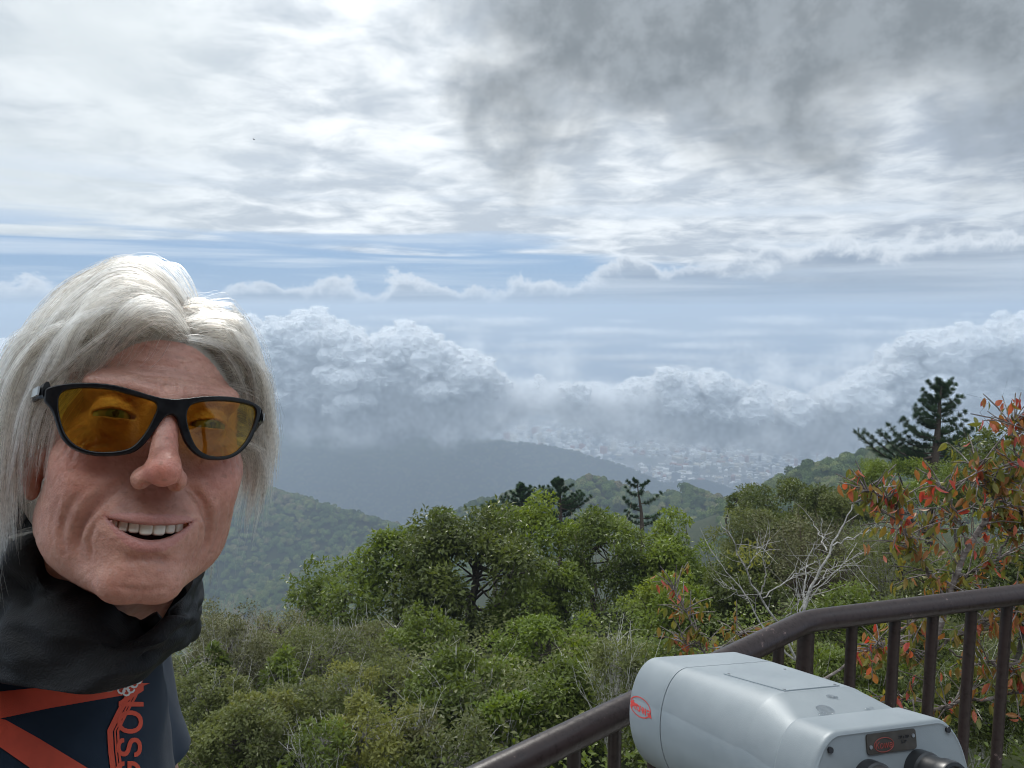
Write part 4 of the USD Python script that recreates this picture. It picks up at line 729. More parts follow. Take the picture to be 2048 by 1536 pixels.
def build_head():
    V, F = surface_nets(head_sdf, (-.092, -.136, -.215), (.092, .205, .128), .0023)
    V = snap(head_sdf, V, 1)
    c = V[F].mean(1); sel = np.where((c[:, 1] < .0) & (c[:, 2] > -.145) & (c[:, 2] < .085))[0]
    V, F = trimesh.remesh.subdivide(V, F, face_index=sel); V = snap(head_sdf, V, 2)
    N = sdf_normals(head_sdf, V); disp = np.zeros(len(V)); front = V[:, 1] < .01
    runs = [(spline(np.array(pts) * [s, 1], 14), dep, wid) for pts, dep, wid, both in FOLDS for s in ((1, -1) if both else (1,))]
    xz = np.vstack([r[0] for r in runs]); lines = march(head_sdf, np.stack([xz[:, 0], np.full(len(xz), -.16), xz[:, 1]], 1), np.tile([0, 1.0, 0], (len(xz), 1)), 0, .16, 40).reshape(-1, 14, 3)
    fr_ = np.where(front)[0]
    if True:
        for line, (_, dep, wid) in zip(lines, runs):
            k = fr_; k = k[np.abs(V[k] - line.mean(0)).max(1) < .05]
            dd, t = poly_dist(V[k], line); fade = np.clip(np.minimum(t, 1 - t) * 5 + .15, 0, 1)
            dep_ = dep * 1.05; disp[k] += fade * (-dep_ * np.exp(-(dd / wid) ** 2) + .32 * dep_ * np.exp(-((dd - 2.2 * wid) / (1.2 * wid)) ** 2))
    P3 = V * 1000
    th, rr_ = np.arctan2(V[:, 2] - .002, np.abs(V[:, 0]) - .046), np.hypot(V[:, 2] - .002, np.abs(V[:, 0]) - .046)      # fine lines fanning out from the corners of the eyes over the cheeks
    fan = 1 - np.abs(2 * meshkit.noise(np.stack([th * 7.5 + (V[:, 0] > 0) * 31, rr_ * 60, th * 0], -1), 61) - 1); fan = np.clip((fan - .72) / .28, 0, 1)
    disp += -.00055 * fan * np.clip((rr_ - .010) / .008, 0, 1) * np.clip((.058 - rr_) / .02, 0, 1) * (V[:, 1] < -.01) * (np.abs(V[:, 0]) > .022) * (V[:, 2] < .012)
    hl = 1 - np.abs(2 * meshkit.noise(np.stack([V[:, 0] * 28, V[:, 2] * 210, V[:, 0] * 0], -1), 62) - 1); disp += -.0005 * np.clip((hl - .72) / .28, 0, 1) * (V[:, 2] > .022) * (V[:, 1] < -.03)
    ck = 1 - np.abs(2 * meshkit.noise(np.stack([V[:, 0] * 260, V[:, 2] * 45, V[:, 1] * 60], -1), 63) - 1); disp += -.00016 * np.clip((ck - .70) / .30, 0, 1) * (V[:, 2] < -.045) * (V[:, 2] > -.13) * (np.abs(V[:, 0]) > .026) * (V[:, 1] < .0)
    fine = meshkit.fbm(P3 / 3.2, 3, 5) - .5; crep = meshkit.noise(P3 * [1 / 1.1, 1 / 3, 1 / 3.5], 9) - .5
    lump = meshkit.fbm(P3 / 16, 3, 2) - .5
    disp += np.where(V[:, 2] > -.15, .00045 * fine + .00028 * crep + .0008 * lump, 0)
    V2 = V + N * disp[:, None]
    # colour of the skin itself: ruddy nose and cheeks, mauve lips, spots
    col = np.tile([.41, .203, .150], (len(V), 1)); q = np.abs(V[:, 0])
    def paint(c, r, colr, amt):
        w = amt * np.exp(-(((V - np.array(c)) / np.array(r)) ** 2).sum(1))[:, None]; col[:] = col * (1 - w) + np.array(colr) * w
    red = [.50, .165, .125]
    paint((0, -.118, -.042), (.015, .018, .013), red, .75); paint((.004, -.104, -.015), (.007, .02, .014), red, .55)
    for s in (-1, 1): paint((s * .043, -.07, -.035), (.022, .03, .02), red, .45); paint((s * .075, .01, -.02), (.02, .03, .04), red, .4)
    m = meshkit.fbm(P3 / 9, 4, 21)[:, None] - .5; col *= 1 + .55 * m * [.6, 1.05, 1.1]
    m = meshkit.fbm(P3 / 2.6, 3, 31)[:, None] - .5; col *= 1 + .42 * m * [.8, 1.1, 1.2]
    sp = meshkit.noise(P3 / 3.4, 41); k = np.clip((sp - .77) * 9, 0, 1)[:, None] * .55; col = col * (1 - k) + np.array([.27, .13, .085]) * k
    stub = (meshkit.noise(P3 / 1.0, 55) > .78) & (V[:, 2] < -.062) & (V[:, 1] < -.01) & (V[:, 2] > -.14); col[stub] = col[stub] * .86 + .05
    yl = mouth_y(V[:, 0]); inx = q < MC + .001
    t = 1 - np.clip(q / MC, 0, 1) ** 2
    lipm = inx & (V[:, 1] < yl + .008) & (((V[:, 2] > lip_u(V[:, 0]) - .001) & (V[:, 2] < lip_u(V[:, 0]) + .0075 * t ** .6)) | ((V[:, 2] < lip_l(V[:, 0]) + .001) & (V[:, 2] > lip_l(V[:, 0]) - .0085 * t ** .6)))
    col[lipm] = col[lipm] * .4 + np.array([.36, .14, .13]) * .6
    cav = inx & (V[:, 2] < lip_u(V[:, 0]) + .0015) & (V[:, 2] > lip_l(V[:, 0]) - .0015) & (V[:, 1] > yl + .0065); col[cav] = [.10, .025, .022]
    brow = (V[:, 0] > 9) & (np.abs(V[:, 2] - .0235 + 3.0 * (q - .03) ** 2) < .0035) & (q > .012) & (q < .052) & (V[:, 1] < -.05); col[brow] = col[brow] * .5 + np.array([.38, .33, .28]) * .5
    scalp = (V[:, 1] > -.047 - .57 * V[:, 2]) & (V[:, 2] > .035); col[scalp] = [.26, .23, .19]
    return V2, F, np.clip(col, .01, .9)

skin = mat('skin', {'a': ('attribute', {'attribute': 'tint'}), 'g': ('texture_coordinate', {}), 'n': ('noise_texture', {'scale': 620.0, 'detail': 4}), 'v': ('voronoi_texture', {'scale': 650.0}),
    'm': ('mix', {'fac': .5}), 'b': ('bump', {'strength': .55, 'distance': .0009}), 'p': ('principled_bsdf', {'roughness': .45, 'subsurface_weight': .18, 'subsurface_scale': .006, 'subsurface_radius': (1, .35, .2), 'specular_ior_level': .5})},
    [('a.color', 'p.base_color'), ('g.object', 'n.vector'), ('g.object', 'v.vector'), ('n.color', 'm.color1'), ('v.distance', 'm.color2'), ('m.color', 'b.height'), ('b.normal', 'p.normal')])

# ---- torso, arms and legs: he stands turned to the right with the right arm stretched out to the phone
NB = oc(-.395, .655, 1.355); SHL = oc(-.445, .79, 1.275); SHR = oc(-.435, .51, 1.285); TC = oc(-.440, .655, 1.06)
ELL, WRL = oc(-.375, .80, 1.00), oc(-.20, .76, .78); ELR, WRR = oc(-.34, .27, 1.07), oc(-.13, .02, 1.40)
S_ax = (SHL - SHR) * [1, 1, 0]; S_ax /= np.linalg.norm(S_ax); N_ax = np.array([S_ax[1], -S_ax[0], 0])
BR = np.stack([S_ax, N_ax, [0, 0, 1]], 1)
def hand_points(wr, elb, side, up=np.array([0, 0, 1.0])):
    d = wr - elb; d /= np.linalg.norm(d); a = np.cross(d, up); a /= np.linalg.norm(a); b = np.cross(a, d); out = [(wr, wr + d * .045 + a * .012, .024, .026), (wr, wr + d * .045 - a * .014, .024, .022)]
    for i, (o, L) in enumerate(((-.030, .060), (-.011, .074), (.009, .080), (.028, .072))):
        k = wr + d * .088 + a * o; m1 = k + (d * .94 - b * .30) * L * .42; m2 = m1 + (d * .6 - b * .8) * L * .32; e = m2 + (d * .1 - b) * L * .26
        out += [(wr + d * .03 + a * o * .7, k, .016, .0105), (k, m1, .0098, .0090), (m1, m2, .0088, .0080), (m2, e, .0080, .0068)]
    t0 = wr + d * .03 + a * side * .026; t1 = t0 + (d * .55 + a * side * .75 - b * .25) * .040; t2 = t1 + (d * .85 - b * .45 + a * side * .1) * .032
    return out + [(t0, t1, .014, .0115), (t1, t2, .0108, .0085)]
HANDS = hand_points(WRL, ELL, 1) + hand_points(WRR, ELR, -1)
def limb_sdf(p):
    d = sd_cap(p, SHL, ELL, .038, .036)
    for a, b, r0, r1 in ((ELL, WRL, .040, .026), (SHR, ELR, .038, .036), (ELR, WRR, .040, .026)): d = np.minimum(d, sd_cap(p, a, b, r0, r1))
    h = None
    for a, b, r0, r1 in HANDS:
        c = sd_cap(p, a, b, r0, r1); h = c if h is None else smin(h, c, .004)
    d = smin(d, h, .012)
    n = sd_cap(p, NB + [0, 0, .04], TC + [0, 0, .12], .045, .06); return np.minimum(d, n)
def local(p): return (p - TC.astype(np.float32)) @ BR.astype(np.float32)
def torso_sdf(p):
    q = local(p)
    d = sd_ell(q, (0, -.004, .06), (.165, .098, .24)); d = smin(d, sd_ell(q, (0, 0, -.16), (.150, .100, .20)), .06)
    d = smin(d, sd_cap(p, SHR + [.0, .01, -.01], SHL, .050, .046), .06)
    d = smin(d, sd_cap(p, NB + [0, 0, .0], TC + [0, 0, .16], .060, .10), .07)
    for s, e in ((SHL, ELL), (SHR, ELR)): d = smin(d, sd_cap(p, s, s + (e - s) * .42, .047, .050), .03)
    return d
def shirt_sdf(p):
    d = torso_sdf(p) - .006; full = d; k = np.abs(d) < .03; P = np.asarray(p, float)
    if not k.any(): return d.astype(np.float32)
    P, d = P[k], d[k]
    w = meshkit.noise(P * [30, 30, 7], 3) - .5; w2 = meshkit.noise((P + [0, 0, 1]) @ Rot.from_euler('y', 35, degrees=True).as_matrix() * [14, 14, 40], 8) - .5
    d = d - .006 * w - .004 * w2
    for s, e in ((SHL, ELL), (SHR, ELR)):                               # sleeves end above the elbow
        ax = (e - s) / np.linalg.norm(e - s); d = np.maximum(d, np.where(np.linalg.norm(P - s, axis=1) < .3, (P - s) @ ax - .118, -1))
    d = np.maximum(d, (TC[2] - .26) - P[:, 2]); full[k] = d; return full.astype(np.float32)
def trouser_sdf(p):
    d = sd_ell(local(p), (0, 0, -.22), (.158, .108, .14))
    for s in (-1, 1):
        hip = TC + S_ax * s * .085 + [0, 0, -.24]; knee = TC * [1, 1, 0] + S_ax * s * .10 + N_ax * .02 + [0, 0, .46]; an = TC * [1, 1, 0] + S_ax * s * .105 - N_ax * .01 + [0, 0, .07]
        d = smin(d, smin(sd_cap(p, hip, knee, .088, .062), sd_cap(p, knee, an, .062, .050), .02), .02)
    k = np.abs(d) < .03; d[k] += .006 * (meshkit.noise(np.asarray(p, float)[k] * [25, 25, 14], 4) - .5); return d
def shoe_sdf(p):
    d = None
    for s in (-1, 1):
        an = TC * [1, 1, 0] + S_ax * s * .105 - N_ax * .01
        c = smin(sd_cap(p, an + [0, 0, .05], an + N_ax * .16 + [0, 0, .035], .042, .036), sd_cap(p, an + [0, 0, .09], an + [0, 0, .04], .042, .045), .02)
        d = c if d is None else np.minimum(d, c)
    return np.maximum(d, .004 - p[:, 2])

def gaiter_mesh():
    """A tube of cloth round the neck, folded over at the top, spreading over the shoulders: rings through points seen in the photograph (pixel, depth)."""
    T = [(290, 1244, .537), (345, 1218, .55), (388, 1165, .60), (378, 1100, .68), (250, 1050, .735), (110, 1000, .71), (10, 955, .635), (70, 1065, .57), (170, 1182, .538)]
    U = [(292, 1262, .515), (360, 1232, .54), (396, 1185, .605), (388, 1130, .69), (250, 1080, .755), (100, 1040, .735), (-25, 1000, .635), (30, 1090, .55), (155, 1215, .515)]
    M = [(295, 1300, .50), (372, 1262, .545), (392, 1232, .61), (392, 1190, .70), (250, 1150, .78), (80, 1120, .77), (-75, 1110, .64), (-35, 1190, .54), (140, 1290, .495)]
    B = [(268, 1372, .50), (322, 1330, .545), (374, 1290, .625), (380, 1270, .72), (250, 1240, .80), (60, 1230, .79), (-110, 1250, .64), (-70, 1335, .54), (120, 1384, .48)]
    def ringof(R, fit=0.0):
        R = np.array(R, float); P = at(R[:, 0], R[:, 1], R[:, 2])
        if fit:
            d = ray(R[:, 0], R[:, 1]); k = np.array([0, 1, 2, 7, 8]); hit = march(shirt_sdf, EYE, d[k], .3, 1.2); P[k] = np.where((hit[:, 1] < 1.0)[:, None] & (hit[:, 1] < P[k][:, 1] + fit)[:, None], hit - d[k] * fit / d[k][:, 1:2], P[k])
        n = 240; q = np.vstack([P[-2:], P, P[:3]]); u = np.linspace(0, len(P), n, endpoint=False); i = u.astype(int); t = (u - i)[:, None]; a, b, c, d = q[i + 1], q[i + 2], q[i + 3], q[i + 4]
        r = .5 * (2 * b + (c - a) * t + (2 * a - 5 * b + 4 * c - d) * t ** 2 + (3 * b - a - 3 * c + d) * t ** 3)
        for _ in range(4): r = .25 * np.roll(r, 1, 0) + .5 * r + .25 * np.roll(r, -1, 0)
        return r
    rT, rU, rM, rB = ringof(T), ringof(U), ringof(M), ringof(B, .008)
    cT = rT.mean(0); inn = cT + (rT - cT) * .86 + [0, 0, -.030]; end = rB.mean(0) + (rB - rB.mean(0)) * .93 + [0, 0, .006]
    ctl = np.stack([inn, rT * .5 + inn * .5 + (rT - cT) * .04 + [0, 0, .012], rT, rU, rU * .5 + rM * .5 + (rM - rM.mean(0)) * .03, rM, rM * .45 + rB * .55 + (rM - rM.mean(0)) * .02, rB, end])
    nk = 76; u = np.linspace(0, len(ctl) - 1 - 1e-9, nk); q = np.concatenate([2 * ctl[:1] - ctl[1:2], ctl, 2 * ctl[-1:] - ctl[-2:-1]]); i = u.astype(int); t = (u - i)[:, None, None]; a, b, c, d = q[i], q[i + 1], q[i + 2], q[i + 3]
    V = .5 * (2 * b + (c - a) * t + (2 * a - 5 * b + 4 * c - d) * t ** 2 + (3 * b - a - 3 * c + d) * t ** 3)
    n = 240; k, j = np.meshgrid(np.arange(nk - 1), np.arange(n), indexing='ij'); q = np.stack([k * n + j, k * n + (j + 1) % n, (k + 1) * n + (j + 1) % n, (k + 1) * n + j], -1).reshape(-1, 4)
    F = np.vstack([q[:, [0, 2, 1]], q[:, [0, 3, 2]]]); V = V.reshape(-1, 3)
    N = np.array(trimesh.Trimesh(V, F, process=False).vertex_normals); out = V - V.mean(0); 
    if (N * out).sum() < 0: F = F[:, ::-1]; N = -N
    K = np.repeat(np.arange(nk), n); body = np.clip((K - 14) / 8, 0, 1) * np.clip((nk - 8 - K) / 10, .15, 1)
    R1 = Rot.from_euler('zy', [20, -32], degrees=True).as_matrix(); R2 = Rot.from_euler('zy', [-10, 25], degrees=True).as_matrix()
    w = (meshkit.noise(V @ R1 * [9, 9, 46], 5) - .5) * .013 + (meshkit.noise(V @ R2 * [14, 14, 70], 6) - .5) * .007 + (meshkit.noise(V * [50, 50, 160], 7) - .5) * .0018
    px = project(V); fold = np.exp(-(((px[:, 0] - 330) / 60) ** 2 + ((px[:, 1] - 1245) / 26) ** 2)) * np.sin((px[:, 1] - 1245 + .35 * (px[:, 0] - 330)) / 7.0) * .0075 * (px[:, 2] < .62)
    dent = -np.exp(-(((px[:, 0] - 300) / 34) ** 2 + ((px[:, 1] - 1318 + .25 * (px[:, 0] - 300)) / 9) ** 2)) * .007 * (px[:, 2] < .62)
    return V + N * ((w * 1.9) * body + fold + dent)[:, None], F

class Caster:
    """First hit of rays from the eye with a mesh."""
    def __init__(self, v, f): self.m = trimesh.Trimesh(v, f, process=False)
    def __call__(self, d):
        from trimesh.ray.ray_triangle import RayMeshIntersector
        loc, ri, _ = RayMeshIntersector(self.m).intersects_location(np.tile(EYE, (len(d), 1)), d, multiple_hits=True)
        out = np.full((len(d), 3), np.nan); best = np.full(len(d), 1e9); t = np.linalg.norm(loc - EYE, axis=1)
        for p, r, q in zip(loc, ri, t):
            if q < best[r]: best[r], out[r] = q, p
        bad = np.isnan(out[:, 0]); out[bad] = np.nanmean(out, axis=0); return out
def print_on(polys, fn, t0=.3, t1=1.2, step=3.0, lift=.0012):
    """Flat print following a surface: shapely polygons given where the photograph shows them, carried onto the surface fn."""
    from shapely.geometry import Polygon, Point
    from shapely import segmentize, contains_xy
    from scipy.spatial import Delaunay
    parts = []
    for g in polys:
        for pg in getattr(g, 'geoms', [g]):
            if pg.area < 1: continue
            b = segmentize(pg, step); pts = [np.array(b.exterior.coords)[:-1]] + [np.array(i.coords)[:-1] for i in b.interiors]
            x0, y0, x1, y1 = pg.bounds; gx, gy = np.meshgrid(np.arange(x0, x1, step), np.arange(y0, y1, step * .87)); gx[1::2] += step / 2
            inner = pg.buffer(-step * .45); G = np.stack([gx.ravel(), gy.ravel()], 1); G = G[contains_xy(inner, G[:, 0], G[:, 1])]
            P = np.vstack(pts + [G]); tri = Delaunay(P).simplices; cen = P[tri].mean(1); tri = tri[contains_xy(pg, cen[:, 0], cen[:, 1])]
            if not len(tri): continue
            a, b2, c2 = P[tri[:, 0]], P[tri[:, 1]], P[tri[:, 2]]; area = (b2[:, 0] - a[:, 0]) * (c2[:, 1] - a[:, 1]) - (b2[:, 1] - a[:, 1]) * (c2[:, 0] - a[:, 0])
            tri[area > 0] = tri[area > 0][:, ::-1]
            d = ray(P[:, 0], P[:, 1]); V = fn(d) if isinstance(fn, Caster) else march(fn, EYE, d, t0, t1); V = V - d / np.linalg.norm(d, axis=1, keepdims=True) * lift
            parts.append((V, tri))
    return join(parts)
def text_polys(text, bold=True):
    """Letter outlines as shapely polygons, capitals 1 unit tall, origin at the left of the baseline."""
    m = meshkit.text_mesh(text, 1.0, .1, bold); from shapely import union_all; from shapely.geometry import Polygon
    f = m.faces[np.abs(m.face_normals[:, 2]) > .9]; f = f[m.vertices[f][:, :, 2].max(1) < .01]
    return union_all([Polygon(m.vertices[t][:, :2]).buffer(1e-4) for t in f])

def build_person():
    from shapely.geometry import Polygon, LineString
    from shapely import affinity
    man = thing('person', 'smiling man with silver hair in black neck gaiter and navy shirt beside the railing', 'person', (0, 0, 0))
    V, F, col = build_head(); V = head2world(V); F = F
    LV, LF = surface_nets(limb_sdf, (-.58, -.14, .62), (-.04, .92, 1.56), .006)
    n0 = len(V); allv, allf = join([(V, F), (LV, LF)])
    lc = np.tile([.50, .31, .23], (len(LV), 1)) * (1 + .16 * (meshkit.fbm(LV * 60, 3, 3)[:, None] - .5))
    obj('body', (allv, allf), skin, man, smooth=True, color=np.vstack([col, lc]))
    # eyes and teeth
    white = mat('eye_white', {'g': ('texture_coordinate', {}), 's': ('separate_xyz', {}), 'a': ('attribute', {'attribute': 'tint'}), 'p': ('principled_bsdf', {'roughness': .12})}, [('a.color', 'p.base_color')])
    for s in (-1, 1):
        e = trimesh.creation.icosphere(4, .0122); look = np.array([.10 * 1, -1, -.05]); look /= np.linalg.norm(look); c = np.arccos(np.clip(e.vertices / .0122 @ look, -1, 1))
        tc = np.where((c < .2)[:, None], [.01, .01, .01], np.where((c < .5)[:, None], [.10, .14, .13], [.20, .18, .15]))
        obj('eye', (head2world(e.vertices + [s * .0325, -.0765, .0005]), e.faces), white, man, smooth=True, color=tc)
    tooth_m = plain('tooth_enamel', (.74, .70, .60), .22, var=.06, scale=300, spec=.6)
    widths = [.0052, .0058, .0064, .0078, .0078, .0064, .0058, .0052]; xx = -sum(widths) / 2 + .001
    from manifold3d import Manifold
    for i, w in enumerate(widths):
        xc = xx + w / 2; xx += w; hgt = [.0078, .0088, .0086, .0094, .0094, .0086, .0088, .0078][i]
        e = trimesh.creation.icosphere(3, 1.0).vertices; sgn = np.sign(e) * np.abs(e) ** .52; r = np.array([w / 2 * 1.09, .0034, hgt / 2]); v = sgn / np.abs(sgn).max(0) * r
        yaw = -2 * xc * 12; v = v @ Rot.from_euler('z', math.degrees(math.atan(26 * xc)) * 1, degrees=True).as_matrix().T
        v = v + [xc, mouth_y(xc) + .0072 + 2.0 * xc ** 2, lip_u(xc) - hgt / 2 + .0022]
        obj('tooth', (head2world(v), trimesh.creation.icosphere(3).faces), tooth_m, man, smooth=True)
    for xc in ():
        e = trimesh.creation.icosphere(2, 1.0).vertices; v = np.sign(e) * np.abs(e) ** .6 * [.0026, .003, .004] + [xc, mouth_y(xc) + .0105, -.0872]
        obj('tooth', (head2world(v), trimesh.creation.icosphere(2).faces), tooth_m, man, smooth=True)
    # clothes
    navy = mat('navy_cotton', {'g': ('texture_coordinate', {}), 'n': ('noise_texture', {'scale': 8.0, 'detail': 5}), 'r': ('rgb_ramp', {'ramp': [(.3, (.0075, .016, .031)), (.7, (.0125, .026, .047))]}), 'w': ('noise_texture', {'scale': 1600.0, 'detail': 2}),
        'b': ('bump', {'strength': .5, 'distance': .0006}), 'p': ('principled_bsdf', {'roughness': .85, 'sheen_weight': .06, 'specular_ior_level': .25})},
        [('g.object', 'n.vector'), ('n.fac', 'r.fac'), ('r.color', 'p.base_color'), ('g.object', 'w.vector'), ('w.fac', 'b.height'), ('b.normal', 'p.normal')])
    SV, SF = surface_nets(shirt_sdf, (-.64, .26, .80), (-.19, .96, 1.56), .0045)
    shirt = obj('shirt', (SV, SF), navy, man, smooth=True)
    orange = plain('orange_print', (.56, .068, .032), .7, var=.12, scale=40, bump=.2, bscale=1500)
    pr = [Polygon([(-60, 1392), (0, 1383), (130, 1370), (165, 1366), (300, 1366), (244, 1391), (100, 1416), (0, 1437), (-60, 1449)]),
          Polygon([(-60, 1390), (0, 1437), (12, 1440), (80, 1478), (182, 1540), (215, 1560), (95, 1560), (0, 1494), (-60, 1455)])]
    pr[1] = pr[1].difference(pr[0])
    for g in pr: obj('printed_band', print_on([g], shirt_sdf, .3, 1.2), orange, shirt, smooth=True)
    line = [(262, 1360), (250, 1392), (232, 1425), (214, 1462), (216, 1500), (224, 1570)]
    st = LineString([(x + 6, y) for x, y in line]).buffer(5.5, cap_style='flat'); st2 = LineString([(x + 16, y) for x, y in line]).buffer(1.6, cap_style='flat'); st3 = LineString([(x + 22, y) for x, y in line]).buffer(2.2, cap_style='flat')
    for g in (st, st2, st3): obj('printed_stripe', print_on([g], shirt_sdf, .3, 1.2, 2.5), orange, shirt, smooth=True)
    y0 = 1566.0
    for ch, adv in (('G', 52), ('S', 47), ('O', 54), ('N', 50)):
        tp = affinity.affine_transform(text_polys(ch, True), [0, 43, -48, 0, 283, 0]) if False else text_polys(ch, True)
        x0, _, x1, _ = tp.bounds; tp = affinity.translate(tp, -x0, 0); wsc = (adv - 8) / (x1 - x0)
        # reads upwards: along -y of the picture, letters' tops to the left, slanting with the body
        tp = affinity.affine_transform(tp, [0, -47, -wsc, 0, 281 + (1536 - y0) * .04, y0]); y0 -= adv
        obj('letter_' + ch.lower(), print_on([tp], shirt_sdf, .3, 1.2, 2.5, .0014), orange, shirt, smooth=True)
    whitep = plain('white_print', (.62, .62, .60), .7, var=.08)
    rings = [LineString([(cx + 7 * math.cos(a), cy + 7 * math.sin(a)) for a in np.linspace(.3, 5.6, 9)]).buffer(1.7) for cx, cy in ((243, 1380), (253, 1384), (262, 1378), (268, 1368), (276, 1360), (284, 1350))]
    obj('chain_print', print_on(rings, lambda p: np.minimum(shirt_sdf(p), 9), .3, 1.2, 2.0, .0030), whitep, shirt, smooth=True)
    TV, TF = surface_nets(trouser_sdf, (-.66, .38, .04), (-.18, .93, .98), .009)
    obj('trousers', (TV, TF), plain('grey_trousers', (.055, .056, .06), .85, var=.15, scale=60, bump=.4, bscale=900), man, smooth=True)
    HV, HF = surface_nets(shoe_sdf, (-.66, .38, -.01), (-.10, .93, .16), .006)
    obj('shoes', (HV, HF), plain('black_shoes', (.02, .02, .022), .5, var=.2), man, smooth=True)
    black = mat('black_fleece', {'g': ('texture_coordinate', {}), 'n': ('noise_texture', {'scale': 35.0, 'detail': 6}), 'r': ('rgb_ramp', {'ramp': [(.3, (.0035, .0035, .0042)), (.7, (.007, .007, .0085))]}), 'w': ('noise_texture', {'scale': 620.0, 'detail': 3}),
        'b': ('bump', {'strength': .9, 'distance': .0012}), 'p': ('principled_bsdf', {'roughness': .58, 'sheen_weight': .0, 'specular_ior_level': .22})},
        [('g.object', 'n.vector'), ('n.fac', 'r.fac'), ('r.color', 'p.base_color'), ('g.object', 'w.vector'), ('w.fac', 'b.height'), ('b.normal', 'p.normal')])
    obj('neck_gaiter', gaiter_mesh(), black, man, smooth=True)
    build_hair(man)
    build_glasses()

def build_hair(man):
    rng = np.random.default_rng(11)
    def hair_mat(name, lo, mid, hi): return mat(name, {'g': ('geometry', {}), 'n': ('noise_texture', {'scale': 300.0, 'detail': 2}), 'r': ('rgb_ramp', {'ramp': [(.32, lo), (.5, mid), (.68, hi)]}),
        'h': ('principled_hair_bsdf', {'model': 'Chiang', 'parametrization': 'Direct coloring', 'roughness': .42, 'radial_roughness': .55, 'coat': 0.0, 'ior': 1.55, 'offset': .035, 'R': .45, 'TT': .8, 'TRT': .9})}, [('g.position', 'n.vector'), ('n.fac', 'r.fac'), ('r.color', 'h.color')], surface='h.BSDF')
    tones = [hair_mat('white_hair', (.46, .42, .35), (.60, .555, .48), (.70, .665, .60)), hair_mat('silver_hair', (.27, .235, .185), (.41, .365, .30), (.54, .50, .43)), hair_mat('ash_hair', (.08, .066, .050), (.15, .127, .10), (.25, .22, .18))]
    XP = .012
    def in_hair(v): return (v[:, 1] > -.046 - .57 * v[:, 2] + .10 * np.clip(np.abs(v[:, 0]) - .03, 0, 1) * (v[:, 2] > .02)) & (v[:, 2] > np.where(v[:, 1] > .03, -.088, -.02)) & (head_skull(v) < .004)
    def head_skull(p):
        p = np.asarray(p, np.float32); return smin(sd_ell(p, (0, .012, .036), (.0735, .098, .086)), smin(sd_ell(p, (0, -.020, -.040), (.0635, .066, .088)), sd_cap(p, (0, .028, -.070), (-.014, .138, -.172), .053, .058), .03), .035)
    sph = trimesh.creation.icosphere(6, 1.0).vertices; o = np.tile([0, .01, .03], (len(sph), 1)); 
        # march outward from inside: distance is negative inside
    t = np.full(len(sph), .03)
    for _ in range(80): t = t - .8 * head_skull((o + t[:, None] * sph).astype(np.float32))
    surf = o + t[:, None] * sph
    def in_cap(v): return in_hair(v) & in_hair(v - [0, .012, 0]) & in_hair(v - [0, .006, .004])
    H = surf[in_hair(surf)]
    # a cap of hair close to the scalp
    ico = trimesh.creation.icosphere(6, 1.0); keep = in_cap(surf); fk = ico.faces[keep[ico.faces].all(1)]
    nn = sdf_normals(head_skull, surf); capv = surf + nn * .0035
    obj('hair_cap', (head2world(capv), fk), plain('hair_base', (.22, .20, .17), .7, var=.25, scale=120), man, smooth=True)
    NL, ST = 680, 30
    def grow(roots, length, rs, lift, side):
        n = len(roots); P = roots.copy(); nr = sdf_normals(head_skull, roots)
        front = np.clip(-roots[:, 1] / .09, 0, 1); near = np.exp(-((roots[:, 0] - XP) / .03) ** 2)
        d = np.stack([side * (.95 + .05 * rs[:, 0]), .55 - .55 * front + .10 * rs[:, 1], .05 + .30 * (roots[:, 2] > .05)], 1)
        up = np.where(side < 0, .85, .70) * (.45 + .55 * near)
        d = d - nr * ((d * nr).sum(1) - up)[:, None]; d /= np.linalg.norm(d, axis=1, keepdims=True)
        out = [P.copy()]; ds = (length / ST)[:, None]; grav = np.array([0, 0.0, -1.0]) @ HR; flick = np.where(side > 0, .5, -.05) * (.6 + .6 * rs[:, 1])
        for k in range(ST):
            u = k / ST
            g = grav + np.stack([np.where(side < 0, -.10, .02) + .13 * np.sin(rs[:, 2] * 6 + u * 4.5) * u + flick * max(0, u - .72) * 3, -.03 + .05 * rs[:, 3], np.zeros(n)], 1)
            d = d + g * (.075 + .24 * u) * 1.25; d /= np.linalg.norm(d, axis=1, keepdims=True)
            P = P + d * ds
            off = lift * min(1, u * 4 + .12); s = head_skull(P.astype(np.float32)); nr = sdf_normals(head_skull, P); push = np.clip(off - s, 0, .02)
            P = P + nr * push[:, None]; into = np.minimum((d * nr).sum(1), 0) * (push > 0); d = d - nr * into[:, None] * .9
            far = np.maximum((d * nr).sum(1), 0) * (s > lift + .008); d = d - nr * far[:, None] * .5
            lim = -.062 - .60 * np.clip(P[:, 2] - .01, 0, 1) + np.where(side > 0, .016, 0)      # keeps off the face
            P[:, 1] += np.clip(lim - P[:, 1], 0, .01) * (np.abs(P[:, 0]) < .12) * .55
            out.append(P.copy())
        return np.stack(out, 1)
    fr = H[:, 1] + .046 + .57 * H[:, 2]                                  # distance behind the hairline
    wgt = 1 + 5 * np.exp(-((fr - .006) / .012) ** 2) + 2.5 * np.exp(-((H[:, 0] - XP) / .014) ** 2) * (H[:, 2] > .05); wgt /= wgt.sum()
    def roots_of(n): return H[rng.choice(len(H), n, replace=False, p=wgt)]
    def sides(r): return np.where(r[:, 0] + rng.normal(0, .007, len(r)) < XP + .03 * np.clip(r[:, 1], 0, 1), -1.0, 1.0)
    roots = roots_of(NL); rs = rng.uniform(-1, 1, (NL, 4)); side = sides(roots)
    length = np.where(side < 0, rng.uniform(.135, .195, NL), rng.uniform(.075, .118, NL)) * np.where(roots[:, 2] < 0, .60, 1)
    lift = np.where(side < 0, rng.uniform(.010, .030, NL), rng.uniform(.006, .020, NL))
    G = grow(roots, length, rs, lift, side)
